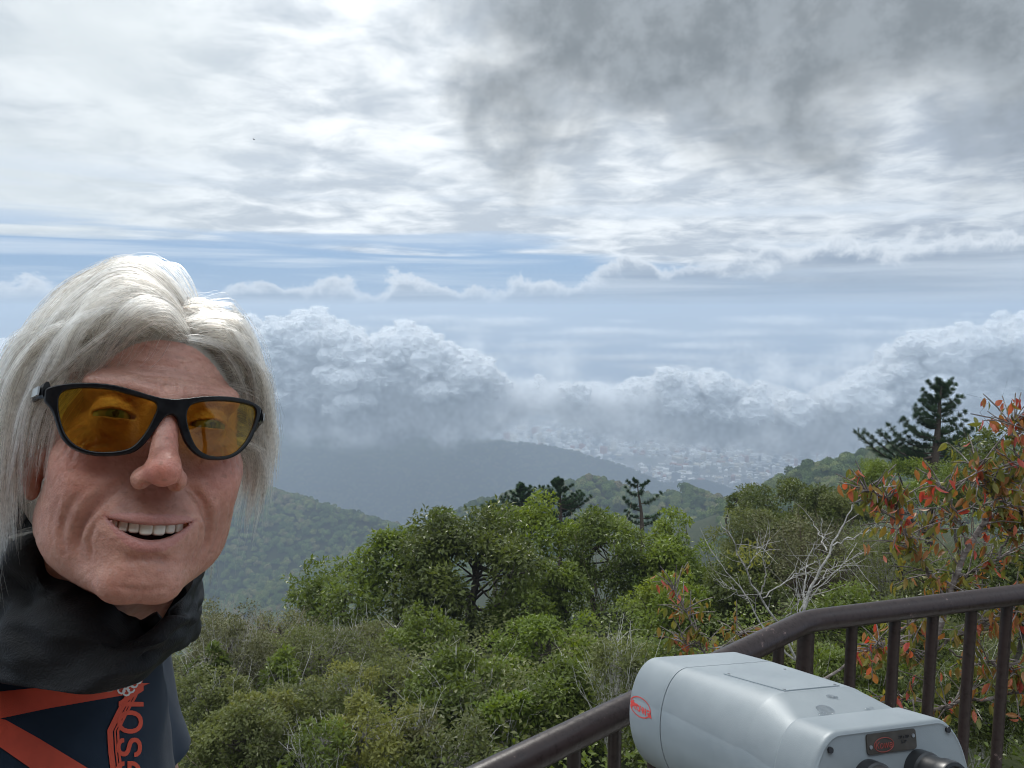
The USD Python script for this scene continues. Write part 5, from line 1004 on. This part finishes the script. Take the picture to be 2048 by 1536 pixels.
    NC = 30; pts = []; u = np.linspace(0, 1, ST + 1)
    for c in range(NC):
        o = rng.normal(0, 1, (NL, 3)) * .0023; wob = rng.uniform(0, 6.28, (NL, 3)); fq = rng.uniform(1.5, 4, (NL, 1))
        spread = (1 - .72 * u)[None, :, None] * (.45 + .55 * np.minimum(1, u * 6))[None, :, None]
        wave = np.sin(fq[:, :, None] * u[None, :, None] * 2 + wob[:, None, :]) * (u ** 1.5)[None, :, None] * .0008
        tl = rng.uniform(.55, 1.0, (NL, 1)); ui = np.clip(u[None] * tl, 0, 1) * ST; i0 = np.minimum(ui.astype(int), ST - 1); f_ = (ui - i0)[..., None]
        base = np.take_along_axis(G, i0[..., None].repeat(3, 2), 1) * (1 - f_) + np.take_along_axis(G, (i0 + 1)[..., None].repeat(3, 2), 1) * f_
        pts.append(base + o[:, None] * spread + wave)
    wf = np.exp(-((fr - .004) / .006) ** 2); wf /= wf.sum(); NS = 420; r = H[rng.choice(len(H), NS, replace=False, p=wf)]; sd = sides(r)
    pts.append(grow(r, np.where(sd < 0, rng.uniform(.05, .13, NS), rng.uniform(.03, .09, NS)), rng.uniform(-1, 1, (NS, 4)) * [1.5, 3.5, 1, 2.5], rng.uniform(.002, .010, NS), sd))
    NF = 520; r = roots_of(NF); rf = rng.uniform(-1, 1, (NF, 4)) * [3.0, 3.0, 1, 4.0]; sd = sides(r)
    pts.append(grow(r, np.where(sd < 0, rng.uniform(.13, .22, NF), rng.uniform(.07, .125, NF)), rf, rng.uniform(.010, .026, NF), sd))
    A = np.vstack(pts); n, m = A.shape[:2]; prof = np.interp(u, [0, .1, .8, 1], [.00018, .00024, .00020, .00007])
    widths = np.tile(prof, (n, 1)) * rng.uniform(.7, 1.2, (n, 1)); widths[-NF - NS:] *= .6
    lt = rng.choice(3, NL, p=[.42, .38, .20]); tone = np.concatenate([np.where(rng.random(NL) < .75, lt, rng.integers(0, 3, NL)) for _ in range(NC)] + [rng.integers(0, 3, NS), rng.integers(0, 2, NF)])
    for k in range(3): q = np.where(tone == k)[0]; curves('hair', head2world(A[q].reshape(-1, 3)), np.full(len(q), m), widths[q].ravel(), tones[k], man)

def build_glasses():
    from scipy.spatial import Delaunay
    from shapely.geometry import Polygon
    from shapely import contains_xy
    def gy(x): return -.1065 + 4.0 * x ** 2
    def unproj(pts):
        p = np.asarray(pts, float); d = ray(p[:, 0], p[:, 1]) @ HR; o = (EYE - HT) @ HR
        A = 4.0 * d[:, 0] ** 2; B = 8.0 * o[0] * d[:, 0] - d[:, 1]; C = 4.0 * o[0] ** 2 - .1065 - o[1]
        s = (-B - np.sqrt(np.maximum(B * B - 4 * A * C, 0))) / (2 * A); s2 = (-B + np.sqrt(np.maximum(B * B - 4 * A * C, 0))) / (2 * A)
        s = np.where(s > 0, s, s2); P = o + s[:, None] * d; return P[:, [0, 2]]
    Z = lambda l: [(60 + x * .26042, 740 + y * .26042) for x, y in l]
    lensL = Z([(222, 205), (262, 160), (340, 140), (470, 136), (620, 150), (780, 190), (900, 222), (968, 250), (978, 290), (955, 350), (910, 440), (850, 525), (780, 590), (690, 618), (560, 628), (440, 612), (340, 565), (275, 490), (238, 390), (220, 290)])
    lensR = Z([(1222, 285), (1260, 258), (1340, 240), (1450, 236), (1560, 242), (1650, 258), (1715, 278), (1735, 310), (1730, 370), (1705, 450), (1660, 540), (1600, 610), (1530, 650), (1440, 662), (1360, 648), (1290, 600), (1245, 520), (1215, 420), (1205, 340)])
    outer = Z([(108, 150), (190, 118), (330, 98), (480, 96), (640, 112), (800, 152), (930, 192), (1030, 214), (1130, 220), (1230, 212), (1340, 200), (1460, 198), (1580, 208), (1680, 232), (1750, 268), (1778, 300), (1762, 380), (1738, 450), (1690, 555), (1610, 640), (1520, 682), (1420, 690), (1330, 676), (1250, 625), (1190, 550), (1150, 440), (1130, 370), (1090, 338), (1050, 350), (1015, 385), (950, 480), (880, 570), (800, 630), (690, 654), (550, 660), (420, 642), (310, 592), (240, 515), (200, 410), (170, 320), (130, 262), (105, 240), (112, 190)])
    def loop(px, n):
        q = unproj(px); q = np.vstack([q, q[:2]]); s = spline(q, n + n // len(px) + 4)
        L = np.r_[0, np.cumsum(np.linalg.norm(np.diff(s, axis=0), axis=1))]
        c = spline(np.vstack([unproj(px)[-1:], unproj(px), unproj(px)[:1]]), 8 * n)
        c = c[(np.linspace(0, len(px) + 1, 8 * n) >= 1) & (np.linspace(0, len(px) + 1, 8 * n) <= len(px) + 1)]
        c = np.vstack([c, c[:1]]); L = np.r_[0, np.cumsum(np.linalg.norm(np.diff(c, axis=0), axis=1))]; u = np.linspace(0, L[-1], n, endpoint=False)
        r = np.stack([np.interp(u, L, c[:, 0]), np.interp(u, L, c[:, 1])], 1); 
        for _ in range(2): r = .25 * np.roll(r, 1, 0) + .5 * r + .25 * np.roll(r, -1, 0)
        a = np.sum(r[:, 0] * np.roll(r[:, 1], -1) - np.roll(r[:, 0], -1) * r[:, 1]); return r if a > 0 else r[::-1]
    def off(r, d):
        t = np.roll(r, -1, 0) - np.roll(r, 1, 0); n = np.stack([t[:, 1], -t[:, 0]], 1); return r + n / np.linalg.norm(n, axis=1, keepdims=True) * d
    O, Lq, Rq = loop(outer, 260), loop(lensL, 140), loop(lensR, 130)
    def to3(r, dy): return np.stack([r[:, 0], gy(r[:, 0]) + dy, r[:, 1]], 1)
    rings = [(-.0009, -.0004), (-.0003, -.0001), (0, .0008), (0, .0034), (-.0006, .0042)]
    V, F, n0 = [], [], 0; fronts = []; backs = []
    for lp, sg in ((O, 1), (Lq, -1), (Rq, -1)):
        n = len(lp); rs = [off(lp, d * sg) for d, _ in rings]
        V += [to3(r, dy) for r, (_, dy) in zip(rs, rings)]
        for k in range(4):
            j = np.arange(n); j2 = (j + 1) % n; a = n0 + k * n; b = a + n; q = np.stack([a + j, a + j2, b + j2, b + j], 1)
            if sg < 0: q = q[:, ::-1]
            F += [q[:, [0, 1, 2]], q[:, [0, 2, 3]]]
        fronts.append((rs[0], n0)); backs.append((rs[4], n0 + 4 * n)); n0 += 5 * n
    for side, (grp) in enumerate((fronts, backs)):
        P = np.vstack([g[0] for g in grp]); ids = np.concatenate([g[1] + np.arange(len(g[0])) for g in grp]); pg = Polygon(grp[0][0], [grp[1][0], grp[2][0]])
        tri = Delaunay(P).simplices; c = P[tri].mean(1); tri = tri[contains_xy(pg, c[:, 0], c[:, 1])]
        a, b, cc = P[tri[:, 0]], P[tri[:, 1]], P[tri[:, 2]]; ar = (b[:, 0] - a[:, 0]) * (cc[:, 1] - a[:, 1]) - (b[:, 1] - a[:, 1]) * (cc[:, 0] - a[:, 0])
        tri[(ar > 0) == (side == 1)] = tri[(ar > 0) == (side == 1)][:, ::-1]; F.append(ids[tri])
    V = np.vstack(V); F = np.vstack(F)
    g = thing('sunglasses', 'black framed sunglasses with amber lenses worn on the man\'s face', 'sunglasses')
    dark = mat('black_frame', {'p': ('principled_bsdf', {'base_color': (.004, .004, .005), 'roughness': .22, 'specular_ior_level': .3}), 'g': ('texture_coordinate', {}), 'n': ('noise_texture', {'scale': 90.0, 'detail': 4}), 'r': ('map_range', {'from_min': .3, 'from_max': .7, 'to_min': .16, 'to_max': .34})}, [('g.object', 'n.vector'), ('n.fac', 'r.value'), ('r.result', 'p.roughness')])
    obj('frame', (head2world(V), F), dark, g, smooth=50)
    amber = mat('amber_lens', {'t': ('transparent_bsdf', {'color': (.96, .70, .09)}), 'gl': ('glossy_bsdf', {'color': (1, .88, .6), 'roughness': .02}), 'f': ('fresnel', {'IOR': 1.62}), 'mx': ('mix_closure', {})}, [('f.fac', 'mx.fac'), ('t.BSDF', 'mx.closure1'), ('gl.BSDF', 'mx.closure2')], surface='mx.closure')
    for lp in (Lq, Rq):
        r = off(lp, .0004); pg = Polygon(r).buffer(-.0015); x0, z0, x1, z1 = pg.bounds; gx, gz = np.meshgrid(np.arange(x0, x1, .003), np.arange(z0, z1, .003)); G = np.stack([gx.ravel(), gz.ravel()], 1); G = G[contains_xy(pg, G[:, 0], G[:, 1])]
        P = np.vstack([r, G]); tri = Delaunay(P).simplices; c = P[tri].mean(1); tri = tri[contains_xy(Polygon(r), c[:, 0], c[:, 1])]; cz = r[:, 1].mean()
        v = to3(P, .0016 + 2.2 * 0 * (P[:, 1]) ** 2); v[:, 1] += 2.5 * (P[:, 1] - cz) ** 2 - .0008
        obj('lens', (head2world(v), tri), amber, g, smooth=True)
    for s in (-1, 1):
        p = O[np.argmax(O[:, 0] * s)]; hx = p[0]; hz = .012 if s < 0 else p[1] * .4 + .006
        a = np.array([hx - s * .001, gy(hx) + .002, hz]); path = spline([a, a + [s * .004, .010, -.001], a + [s * .0075, .035, -.002], [s * .081, -.01, .006], [s * .079, .02, -.012], [s * .077, .03, -.03]], 26)
        tv, tf = tube(np.zeros((26, 3)) + path, np.ones(26), 10); rr = np.interp(np.linspace(0, 1, 26), [0, .15, .5, 1], [.0062, .0050, .0040, .0030])
        c = np.repeat(path, 10, 0); vv = tv.copy(); vv[:260] = c + (tv[:260] - c) * np.repeat(rr, 10)[:, None] * [.42, .42, 1.0]
        obj('temple', (head2world(vv), tf), dark, g, smooth=40)
        lg = trimesh.creation.box((.0012, .012, .0062)); lgv = lg.vertices @ Rot.from_euler('z', -s * 14, degrees=True).as_matrix().T + path[4] + [s * .0026, .0, 0]
        obj('hinge_plate', (head2world(lgv), lg.faces), plain('grey_metal_trim', (.42, .45, .46), .3, .6, var=.05), g)
if want('person'): build_person()
# ------------------------------------------------------------------ railing, deck and the coin viewer
RAIL_Z = 1.03
def on_level(px, py, z):
    r = ray(px, py); return EYE + r * ((z - EYE[2]) / r[2])
def build_railing():
    brown = mat('brown_paint', {'g': ('texture_coordinate', {}), 'n': ('noise_texture', {'scale': 9.0, 'detail': 8, 'roughness': .68}), 'n2': ('noise_texture', {'scale': 70.0, 'detail': 5, 'roughness': .7}),
        'm': ('math', {'math_type': 'multiply'}), 'w': ('map_range', {'from_min': .365, 'from_max': .41, 'clamp': True}), 'c': ('rgb_ramp', {'ramp': [(.3, (.012, .0070, .0066)), (.7, (.021, .0115, .0105))]}), 'x': ('mix', {'color2': (.17, .12, .11)}),
        'rr': ('map_range', {'from_min': .3, 'from_max': .7, 'to_min': .26, 'to_max': .46}), 'b': ('bump', {'strength': .25, 'distance': .0012}), 'p': ('principled_bsdf', {'specular_ior_level': .42})},
        [('g.object', 'n.vector'), ('g.object', 'n2.vector'), ('n.fac', 'm.value1'), ('n2.fac', 'm.value2'), ('m.value', 'w.value'), ('n2.fac', 'c.fac'), ('c.color', 'x.color1'), ('w.result', 'x.fac'), ('x.color', 'p.base_color'), ('n2.fac', 'rr.value'), ('rr.result', 'p.roughness'), ('n2.fac', 'b.height'), ('b.normal', 'p.normal')])
    A, C, B = on_level(1000, 1542, RAIL_Z), on_level(1611, 1243, RAIL_Z), on_level(2048, 1188, RAIL_Z)
    A = A + (A - C) / np.linalg.norm(A - C) * .13; B2 = C + (B - C) * 2.6
    t = thing('railing', 'brown painted steel railing of the lookout with round handrail', 'railing')
    e1, e2 = (C - A) / np.linalg.norm(C - A), (B - C) / np.linalg.norm(B - C)
    bend = spline([C - e1 * .05, C - e1 * .022 + e2 * .001, C + e2 * .022 - e1 * .001, C + e2 * .05], 9)
    line = np.vstack([np.linspace(A, C - e1 * .06, 22), bend, np.linspace(C + e2 * .06, B2, 40)])
    obj('handrail', tube(line, .0243, 24), brown, t, smooth=40)
    low = line * [1, 1, 0] + [0, 0, .12]; obj('bottom_rail', tube(low, .016, 12), brown, t, smooth=40)
    def post(P, name, r, sides=14, top=RAIL_Z - .01):
        n = 10; p = np.stack([np.full(n, P[0]), np.full(n, P[1]), np.linspace(.0, top, n)], 1)
        obj(name, tube(p, r, sides), brown, t, smooth=40)
    post(C + e1 * .004, 'post', .0185); post(A + e1 * .03, 'post', .0185); post(B2 - e2 * .03, 'post', .0185)
    def cross(px, P, e):
        r = ray(px, 1300.0); k = r[0] / r[1]; s = (P[0] - k * P[1]) / (k * e[1] - e[0]); return P + e * s
    for px in (1150, 1232, 1312, 1382, 1470, 1557): post(cross(px, C, e1), 'baluster', .0118)
    right = [1702, 1787, 1862, 1938, 2008]; q = [cross(px, C, e2) for px in right]; step = np.mean([np.linalg.norm(b - a) for a, b in zip(q[:-1], q[1:])])
    while np.linalg.norm(q[-1] - C) + step < np.linalg.norm(B2 - C) - .05: q.append(q[-1] + e2 * step)
    for P in q: post(P, 'baluster', .0125)
    from shapely.geometry import Polygon
    n1 = np.array([-e1[1], e1[0], 0]) * .12
    poly = Polygon([(-3.2, -3), (3.4, -3), tuple((B2 + n1 * .9)[:2]), tuple((C + n1)[:2]), tuple((A + n1)[:2]), (-.15, 1.02), (-3.2, 1.10)])
    d = trimesh.creation.extrude_polygon(poly, .22, engine='earcut'); d.apply_translation((0, 0, -.2205))
    obj('deck', d, plain('deck_concrete', (.40, .385, .36), .85, var=.18, scale=6, bump=.5, bscale=120), kind='structure')

VT = EYE + np.array([0.44845091, 0.80285376, -0.56090768]); VR = Rot.from_euler('zxy', [20.8996, -16.1826, 0.359], degrees=True).as_matrix()
def build_viewer():
    def W(p): return np.asarray(p) @ VR.T + VT
    def ring(w, top, flat, bot, n=22, inset=0.0):
        """Section of the housing: flat top, elliptical flanks."""
        w, top, flat, bot = w - inset, top - inset, flat, bot + inset
        zc = (top + bot) / 2 - .004; a = np.linspace(0, np.pi / 2, n)
        pts = [np.stack([np.linspace(-flat, flat, 14), np.full(14, top)], 1)]
        pts.append(np.stack([flat + (w - flat) * np.sin(a[1:]), zc + (top - zc) * np.cos(a[1:])], 1))
        pts.append(np.stack([flat + (w - flat) * np.cos(a[1:]), zc + (bot - zc) * np.sin(a[1:])], 1))
        pts.append(np.stack([np.linspace(flat, -flat, 14)[1:], np.full(13, bot)], 1))
        pts.append(np.stack([-flat - (w - flat) * np.sin(a[1:]), zc + (bot - zc) * np.cos(a[1:])], 1))
        pts.append(np.stack([-flat - (w - flat) * np.cos(a[1:]), zc + (top - zc) * np.sin(a[1:])], 1)[:-1]); return np.vstack(pts)
    def loft(secs, cap0=True, cap1=True):
        rs = [np.stack([r[:, 0], np.full(len(r), y), r[:, 1]], 1) for y, r in secs]; n = len(rs[0]); V = np.vstack(rs); F = []; j = np.arange(n); j2 = (j + 1) % n
        for k in range(len(rs) - 1):
            a, b = k * n, (k + 1) * n; F += [np.stack([a + j, b + j, b + j2], 1), np.stack([a + j, b + j2, a + j2], 1)]
        for k, flip in ((0, False), (len(rs) - 1, True)):
            if (cap0, cap1)[k > 0]:
                V = np.vstack([V, rs[k].mean(0)]); c = len(V) - 1; a = k * n; f = np.stack([np.full(n, c), a + j, a + j2], 1); F.append(f[:, ::-1] if flip else f)
        return V, np.vstack(F)
    silver = mat('silver_paint', {'g': ('texture_coordinate', {}), 'n': ('noise_texture', {'scale': 1400.0, 'detail': 2}), 'n2': ('noise_texture', {'scale': 14.0, 'detail': 7, 'roughness': .65}),
        'c': ('rgb_ramp', {'ramp': [(.25, (.20, .23, .248)), (.6, (.238, .27, .29)), (.8, (.255, .286, .304))]}), 'b': ('bump', {'strength': .22, 'distance': .0008}), 'r': ('map_range', {'from_min': .3, 'from_max': .7, 'to_min': .40, 'to_max': .54}), 'p': ('principled_bsdf', {'metallic': .12, 'specular_ior_level': .5})},
        [('g.object', 'n.vector'), ('g.object', 'n2.vector'), ('n2.fac', 'c.fac'), ('c.color', 'p.base_color'), ('n.fac', 'b.height'), ('b.normal', 'p.normal'), ('n2.fac', 'r.value'), ('r.result', 'p.roughness')])
    dark = plain('viewer_black', (.012, .012, .014), .38, var=.2)
    red = plain('logo_red', (.55, .045, .035), .5, var=.08)
    t = thing('coin_viewer', 'silver twin eyepiece lookout binoculars mounted in front of the railing', 'binocular viewer')
    L, Ls, hf, wf, bot = .3966, .3026, .0886, .128, -.078
    cap = [(Ls + .0012, ring(wf, hf, .0745, bot))] + [(y, ring(wf, hf, .0745, bot, inset=i)) for y, i in ((L - .006, 0), (L - .003, .0006), (L - .0012, .0017), (L, .0045))]
    cv, cf = loft(cap); capw = W(cv); obj('front_cap', (capw, cf), silver, t, smooth=35)
    obj('seam', tuple([W(loft([(Ls - .002, ring(wf, hf, .0745, bot, inset=.0022)), (Ls + .002, ring(wf, hf, .0745, bot, inset=.0022))])[0]), loft([(0, ring(wf, hf, .0745, bot)), (1, ring(wf, hf, .0745, bot))])[1]]), dark, t)
    ys = np.linspace(Ls - .0012, .1215, 16); u = (ys - .1215) / (Ls - .1215)
    body = [(y, ring(.1235 + (wf - .1235) * k, hf, .0485 + .026 * k ** .8, bot)) for y, k in zip(ys, u)]
    body += [(.1200, ring(.1233, hf - .0006, .0490, bot)), (.1170, ring(.1232, hf - .0020, .0505, bot))]
    body += [(y, ring(.1225, z, f, bot)) for y, z, f in ((.10, .0815, .058), (.08, .0745, .067), (.064, .0690, .074))]
    bv, bf = loft(body); bodyw = W(bv); obj('body', (bodyw, bf), silver, t, smooth=35)
    hs = [(.0655, ring(.1215, .0685, .076, bot)), (.0625, ring(.1238, .0722, .076, bot)), (.0590, ring(.1250, .0735, .076, bot))] + [(y, ring(.1250, .0735, .076, bot, inset=i)) for y, i in ((.008, 0), (.004, .0006), (.0015, .002), (0, .0048), (.0012, .0075))]
    hv, hf_ = loft(hs[::-1]); obj('rear_housing', (W(hv), hf_), silver, t, smooth=35)
    # raised cover plate with its four screws on top
    pl = []
    for y0, y1, x0, x1 in ((.1235, .2405, .0475, .0565),):
        box = np.array([(-x0, y0), (x0, y0), (x1, y1), (-x1, y1)]); zt = hf
        top = np.array([(*(b * [.988, 1]), zt + .0016) for b in box]); lo = np.array([(*b, zt - .004) for b in box]); V = np.vstack([lo, top])
        F = [[4, 5, 6], [4, 6, 7]] + [x for k in range(4) for x in ([k, (k + 1) % 4, 4 + (k + 1) % 4], [k, 4 + (k + 1) % 4, 4 + k])]
        obj('cover_plate', (W(V), np.array(F)), silver, t)
        for x, y in ((-.043, .128), (.043, .128), (.051, .235), (-.051, .235)):
            c = trimesh.creation.cylinder(.0021, .0012, sections=14); c.apply_translation((x, y, hf + .0019)); obj('screw', (W(c.vertices), c.faces), plain('steel', (.35, .36, .37), .35, .9, var=.1), t, smooth=40)
    # drops of water and a worn spot on the sloping face
    def slope(x, y): return np.array([x, y, .0690 + (hf - .0690) * (y - .064) / (.1200 - .064) + .0004])
    for x, y, r in ((-.022, .079, .0125), (-.034, .069, .0075), (.010, .102, .0060), (.016, .099, .0045), (.040, .071, .0035), (.048, .072, .0030)):
        e = trimesh.creation.icosphere(2, 1.0).vertices * [r, r * .8, .0011]; tl = Rot.from_euler('x', 19, degrees=True).as_matrix()
        obj('water_drop', (W(e @ tl.T + slope(x, y)), trimesh.creation.icosphere(2).faces), mat('water', {'p': ('principled_bsdf', {'base_color': (.95, .97, 1), 'transmission_weight': 1.0, 'roughness': .02, 'ior': 1.33})}), t, smooth=True)
    # rear plate, name plate, eyepieces
    rp = [(.0016, ring(.1250, .0735, .0755, bot, inset=.0078)), (.0052, ring(.1250, .0735, .0755, bot, inset=.0074))]
    rv, rf = loft(rp); obj('rear_plate', (W(rv), rf), plain('grey_plate', (.085, .092, .10), .5, .3, var=.12, bump=.2, bscale=900), t, smooth=35)
    def plane(px, py, y=-.001):
        d = ray(px, py) @ VR; o = (EYE - VT) @ VR; s = (y - o[1]) / d[..., 1]; return o + d * s[..., None]
    for px, py in ((1660, 1500), (1895, 1459)):
        c = trimesh.creation.cylinder(.0035, .004, sections=16); c.apply_transform(trimesh.transformations.rotation_matrix(np.pi / 2, [1, 0, 0])); c.apply_translation(plane(np.array(px), np.array(py), .0005)); obj('screw', (W(c.vertices), c.faces), dark, t, smooth=40)
    nc = plane(np.array([1731, 1829, 1836, 1740]), np.array([1471, 1456, 1497, 1511])); ctr = nc.mean(0); hw, hh = np.linalg.norm(nc[1] - nc[0]) / 2, np.linalg.norm(nc[3] - nc[0]) / 2
    from shapely.geometry import box as sbox
    pb = trimesh.creation.extrude_polygon(sbox(-hw + .004, -hh + .004, hw - .004, hh - .004).buffer(.004), .0016, engine='earcut')
    FR = np.array([[1, 0, 0], [0, 0, -1.0], [0, 1, 0]])                      # (x, z, out) of the rear face
    def face(v, out=0.0): v = np.asarray(v); return W(np.stack([v[:, 0] + ctr[0], -v[:, 2] - out + .0010, v[:, 1] + ctr[2]], 1))
    np_ = obj('name_plate', (face(pb.vertices), pb.faces), plain('name_plate_bronze', (.062, .054, .046), .42, .5, var=.25, scale=60), t)
    tm = meshkit.text_mesh('Kowa', .0075, .0005, False); tv = tm.vertices - [tm.bounds[:, 0].mean(), .0037, 0]; tv[:, 0] += .18 * tv[:, 1]
    dred = plain('plate_red', (.24, .045, .035), .5, var=.15); obj('plate_logo', (face(tv + [-hw * .34, -.002, 0], .0017), tm.faces), dred, np_)
    for k, (txt, h, x, y) in enumerate((('20 x 80', .0034, hw * .48, hh * .36), ('3.5°', .0034, hw * .48, -hh * .12))):
        tm = meshkit.text_mesh(txt, h, .0004); tv = tm.vertices - [tm.bounds[:, 0].mean(), h / 2, 0]; obj('plate_text', (face(tv + [x, y, 0], .0017), tm.faces), dark, np_)
    a = np.linspace(0, 2 * np.pi, 40, endpoint=True); ov, of = tube(np.stack([-hw * .34 + .0150 * np.cos(a), -.002 + .0078 * np.sin(a), np.full(40, .0004)], 1), .0005, 6, False); obj('plate_oval', (face(ov, .0015), of), dred, np_)
    for sx, sy in ((-1, -.25), (1, .35)):
        c = trimesh.creation.cylinder(.0022, .0012, sections=14); obj('plate_screw', (face(c.vertices + [sx * (hw - .005), sy * hh, 0], .0020), c.faces), plain('steel', (.35, .36, .37), .35, .9), np_, smooth=40)
    for x, top in ((plane(np.array(1738), np.array(1519))[0] - .006, plane(np.array(1738), np.array(1519))[2]), (plane(np.array(1838), np.array(1499))[0] - .006, plane(np.array(1838), np.array(1499))[2])):
        e = thing_part = None
        prof = [(.0, .012), (.0255, .012), (.0255, -.012), (.0235, -.014), (.0235, -.030), (.0250, -.033), (.0250, -.043), (.0240, -.0455), (.0200, -.0455), (.0185, -.041), (.0, -.041)]
        m = trimesh.creation.revolve(np.array(prof), sections=48); v = np.stack([m.vertices[:, 0] + x + .006, m.vertices[:, 2] * 1.0, m.vertices[:, 1] + top - .0255], 1)
        ep = obj('eyepiece', (W(v), m.faces[:, ::-1]), plain('eyepiece_rubber', (.016, .017, .019), .33, var=.2), t, smooth=35)
        g = trimesh.creation.icosphere(3, 1.0); obj('ocular_glass', (W(g.vertices * [.0178, .003, .0178] + [x + .006, -.0395, top - .0255]), g.faces), plain('ocular_glass_coat', (.02, .03, .035), .04, var=.02, spec=.8), ep, smooth=True)
    # red maker's mark on the side of the front cap
    from shapely import affinity
    from shapely.geometry import Point
    hit = Caster(capw, cf)
    E = affinity.rotate(affinity.scale(Point(0, 0).buffer(1, 24), 26, 16.5), 50, origin=(0, 0)); E = affinity.translate(E, 1280.5, 1414.5); inner = affinity.scale(E, .915, .90)
    tp = text_polys('Kowa', True); x0, y0, x1, y1 = tp.bounds; sx = 40.0 / (x1 - x0)
    tp = affinity.affine_transform(affinity.translate(tp, -(x0 + x1) / 2, -.5), [sx, -4.0, sx * .58, -19.0, 1281, 1416])
    obj('maker_logo', print_on([E.difference(inner), tp], hit, step=2.0, lift=.0009), red, t)
    # yoke and pedestal
    base = W(np.array([0, .17, -.08])); n = 8
    col = np.stack([np.full(n, base[0]), np.full(n, base[1]), np.linspace(.03, base[2] - .09, n)], 1)
    obj('pedestal', tube(col, .055, 28), silver, t, smooth=40)
    f = trimesh.creation.cylinder(.15, .03, sections=40); f.apply_translation((base[0], base[1], .016)); obj('base_flange', f, silver, t, smooth=40)
    yk = trimesh.creation.cylinder(.075, .14, sections=32); yk.apply_translation((base[0], base[1], base[2] - .045)); obj('swivel_head', yk, dark, t, smooth=40)
def build_shelter():
    """The open wooden shelter of the lookout behind the photographer, seen mirrored in the sunglasses."""
    wood = plain('shelter_wood', (.20, .125, .07), .6, var=.3, scale=14, bump=.4, bscale=300); t = thing('shelter', 'open wooden lookout shelter behind the camera, mirrored in the sunglasses', 'shelter')
    def bx(name, lo, hi):
        m = trimesh.creation.box(np.subtract(hi, lo)); m.apply_translation((np.array(lo) + hi) / 2); obj(name, m, wood, t)
    for k in range(19): bx('board', (-3.6 + k * .38, -2.72, 0.01), (-3.6 + k * .38 + .37, -2.68, 2.95))
    for x in (-3.4, 0.3, 3.4): bx('post', (x - .07, -.85, .004), (x + .07, -.71, 2.80)); bx('rafter', (x - .05, -2.66, 2.83), (x + .05, -.32, 2.97))
    bx('beam', (-3.8, -.86, 2.80), (3.8, -.70, 2.829)); bx('roof', (-3.9, -2.9, 2.98), (3.9, -.30, 3.04)); bx('fascia', (-3.9, -.298, 2.90), (3.9, -.26, 3.05)); bx('bench', (-2.6, -2.6, .40), (2.6, -2.2, .45))
    for x in (-2.3, 0, 2.3): bx('bench_leg', (x - .05, -2.5, .004), (x + .05, -2.3, .398))
if want('viewer'): build_railing(); build_viewer(); build_shelter()
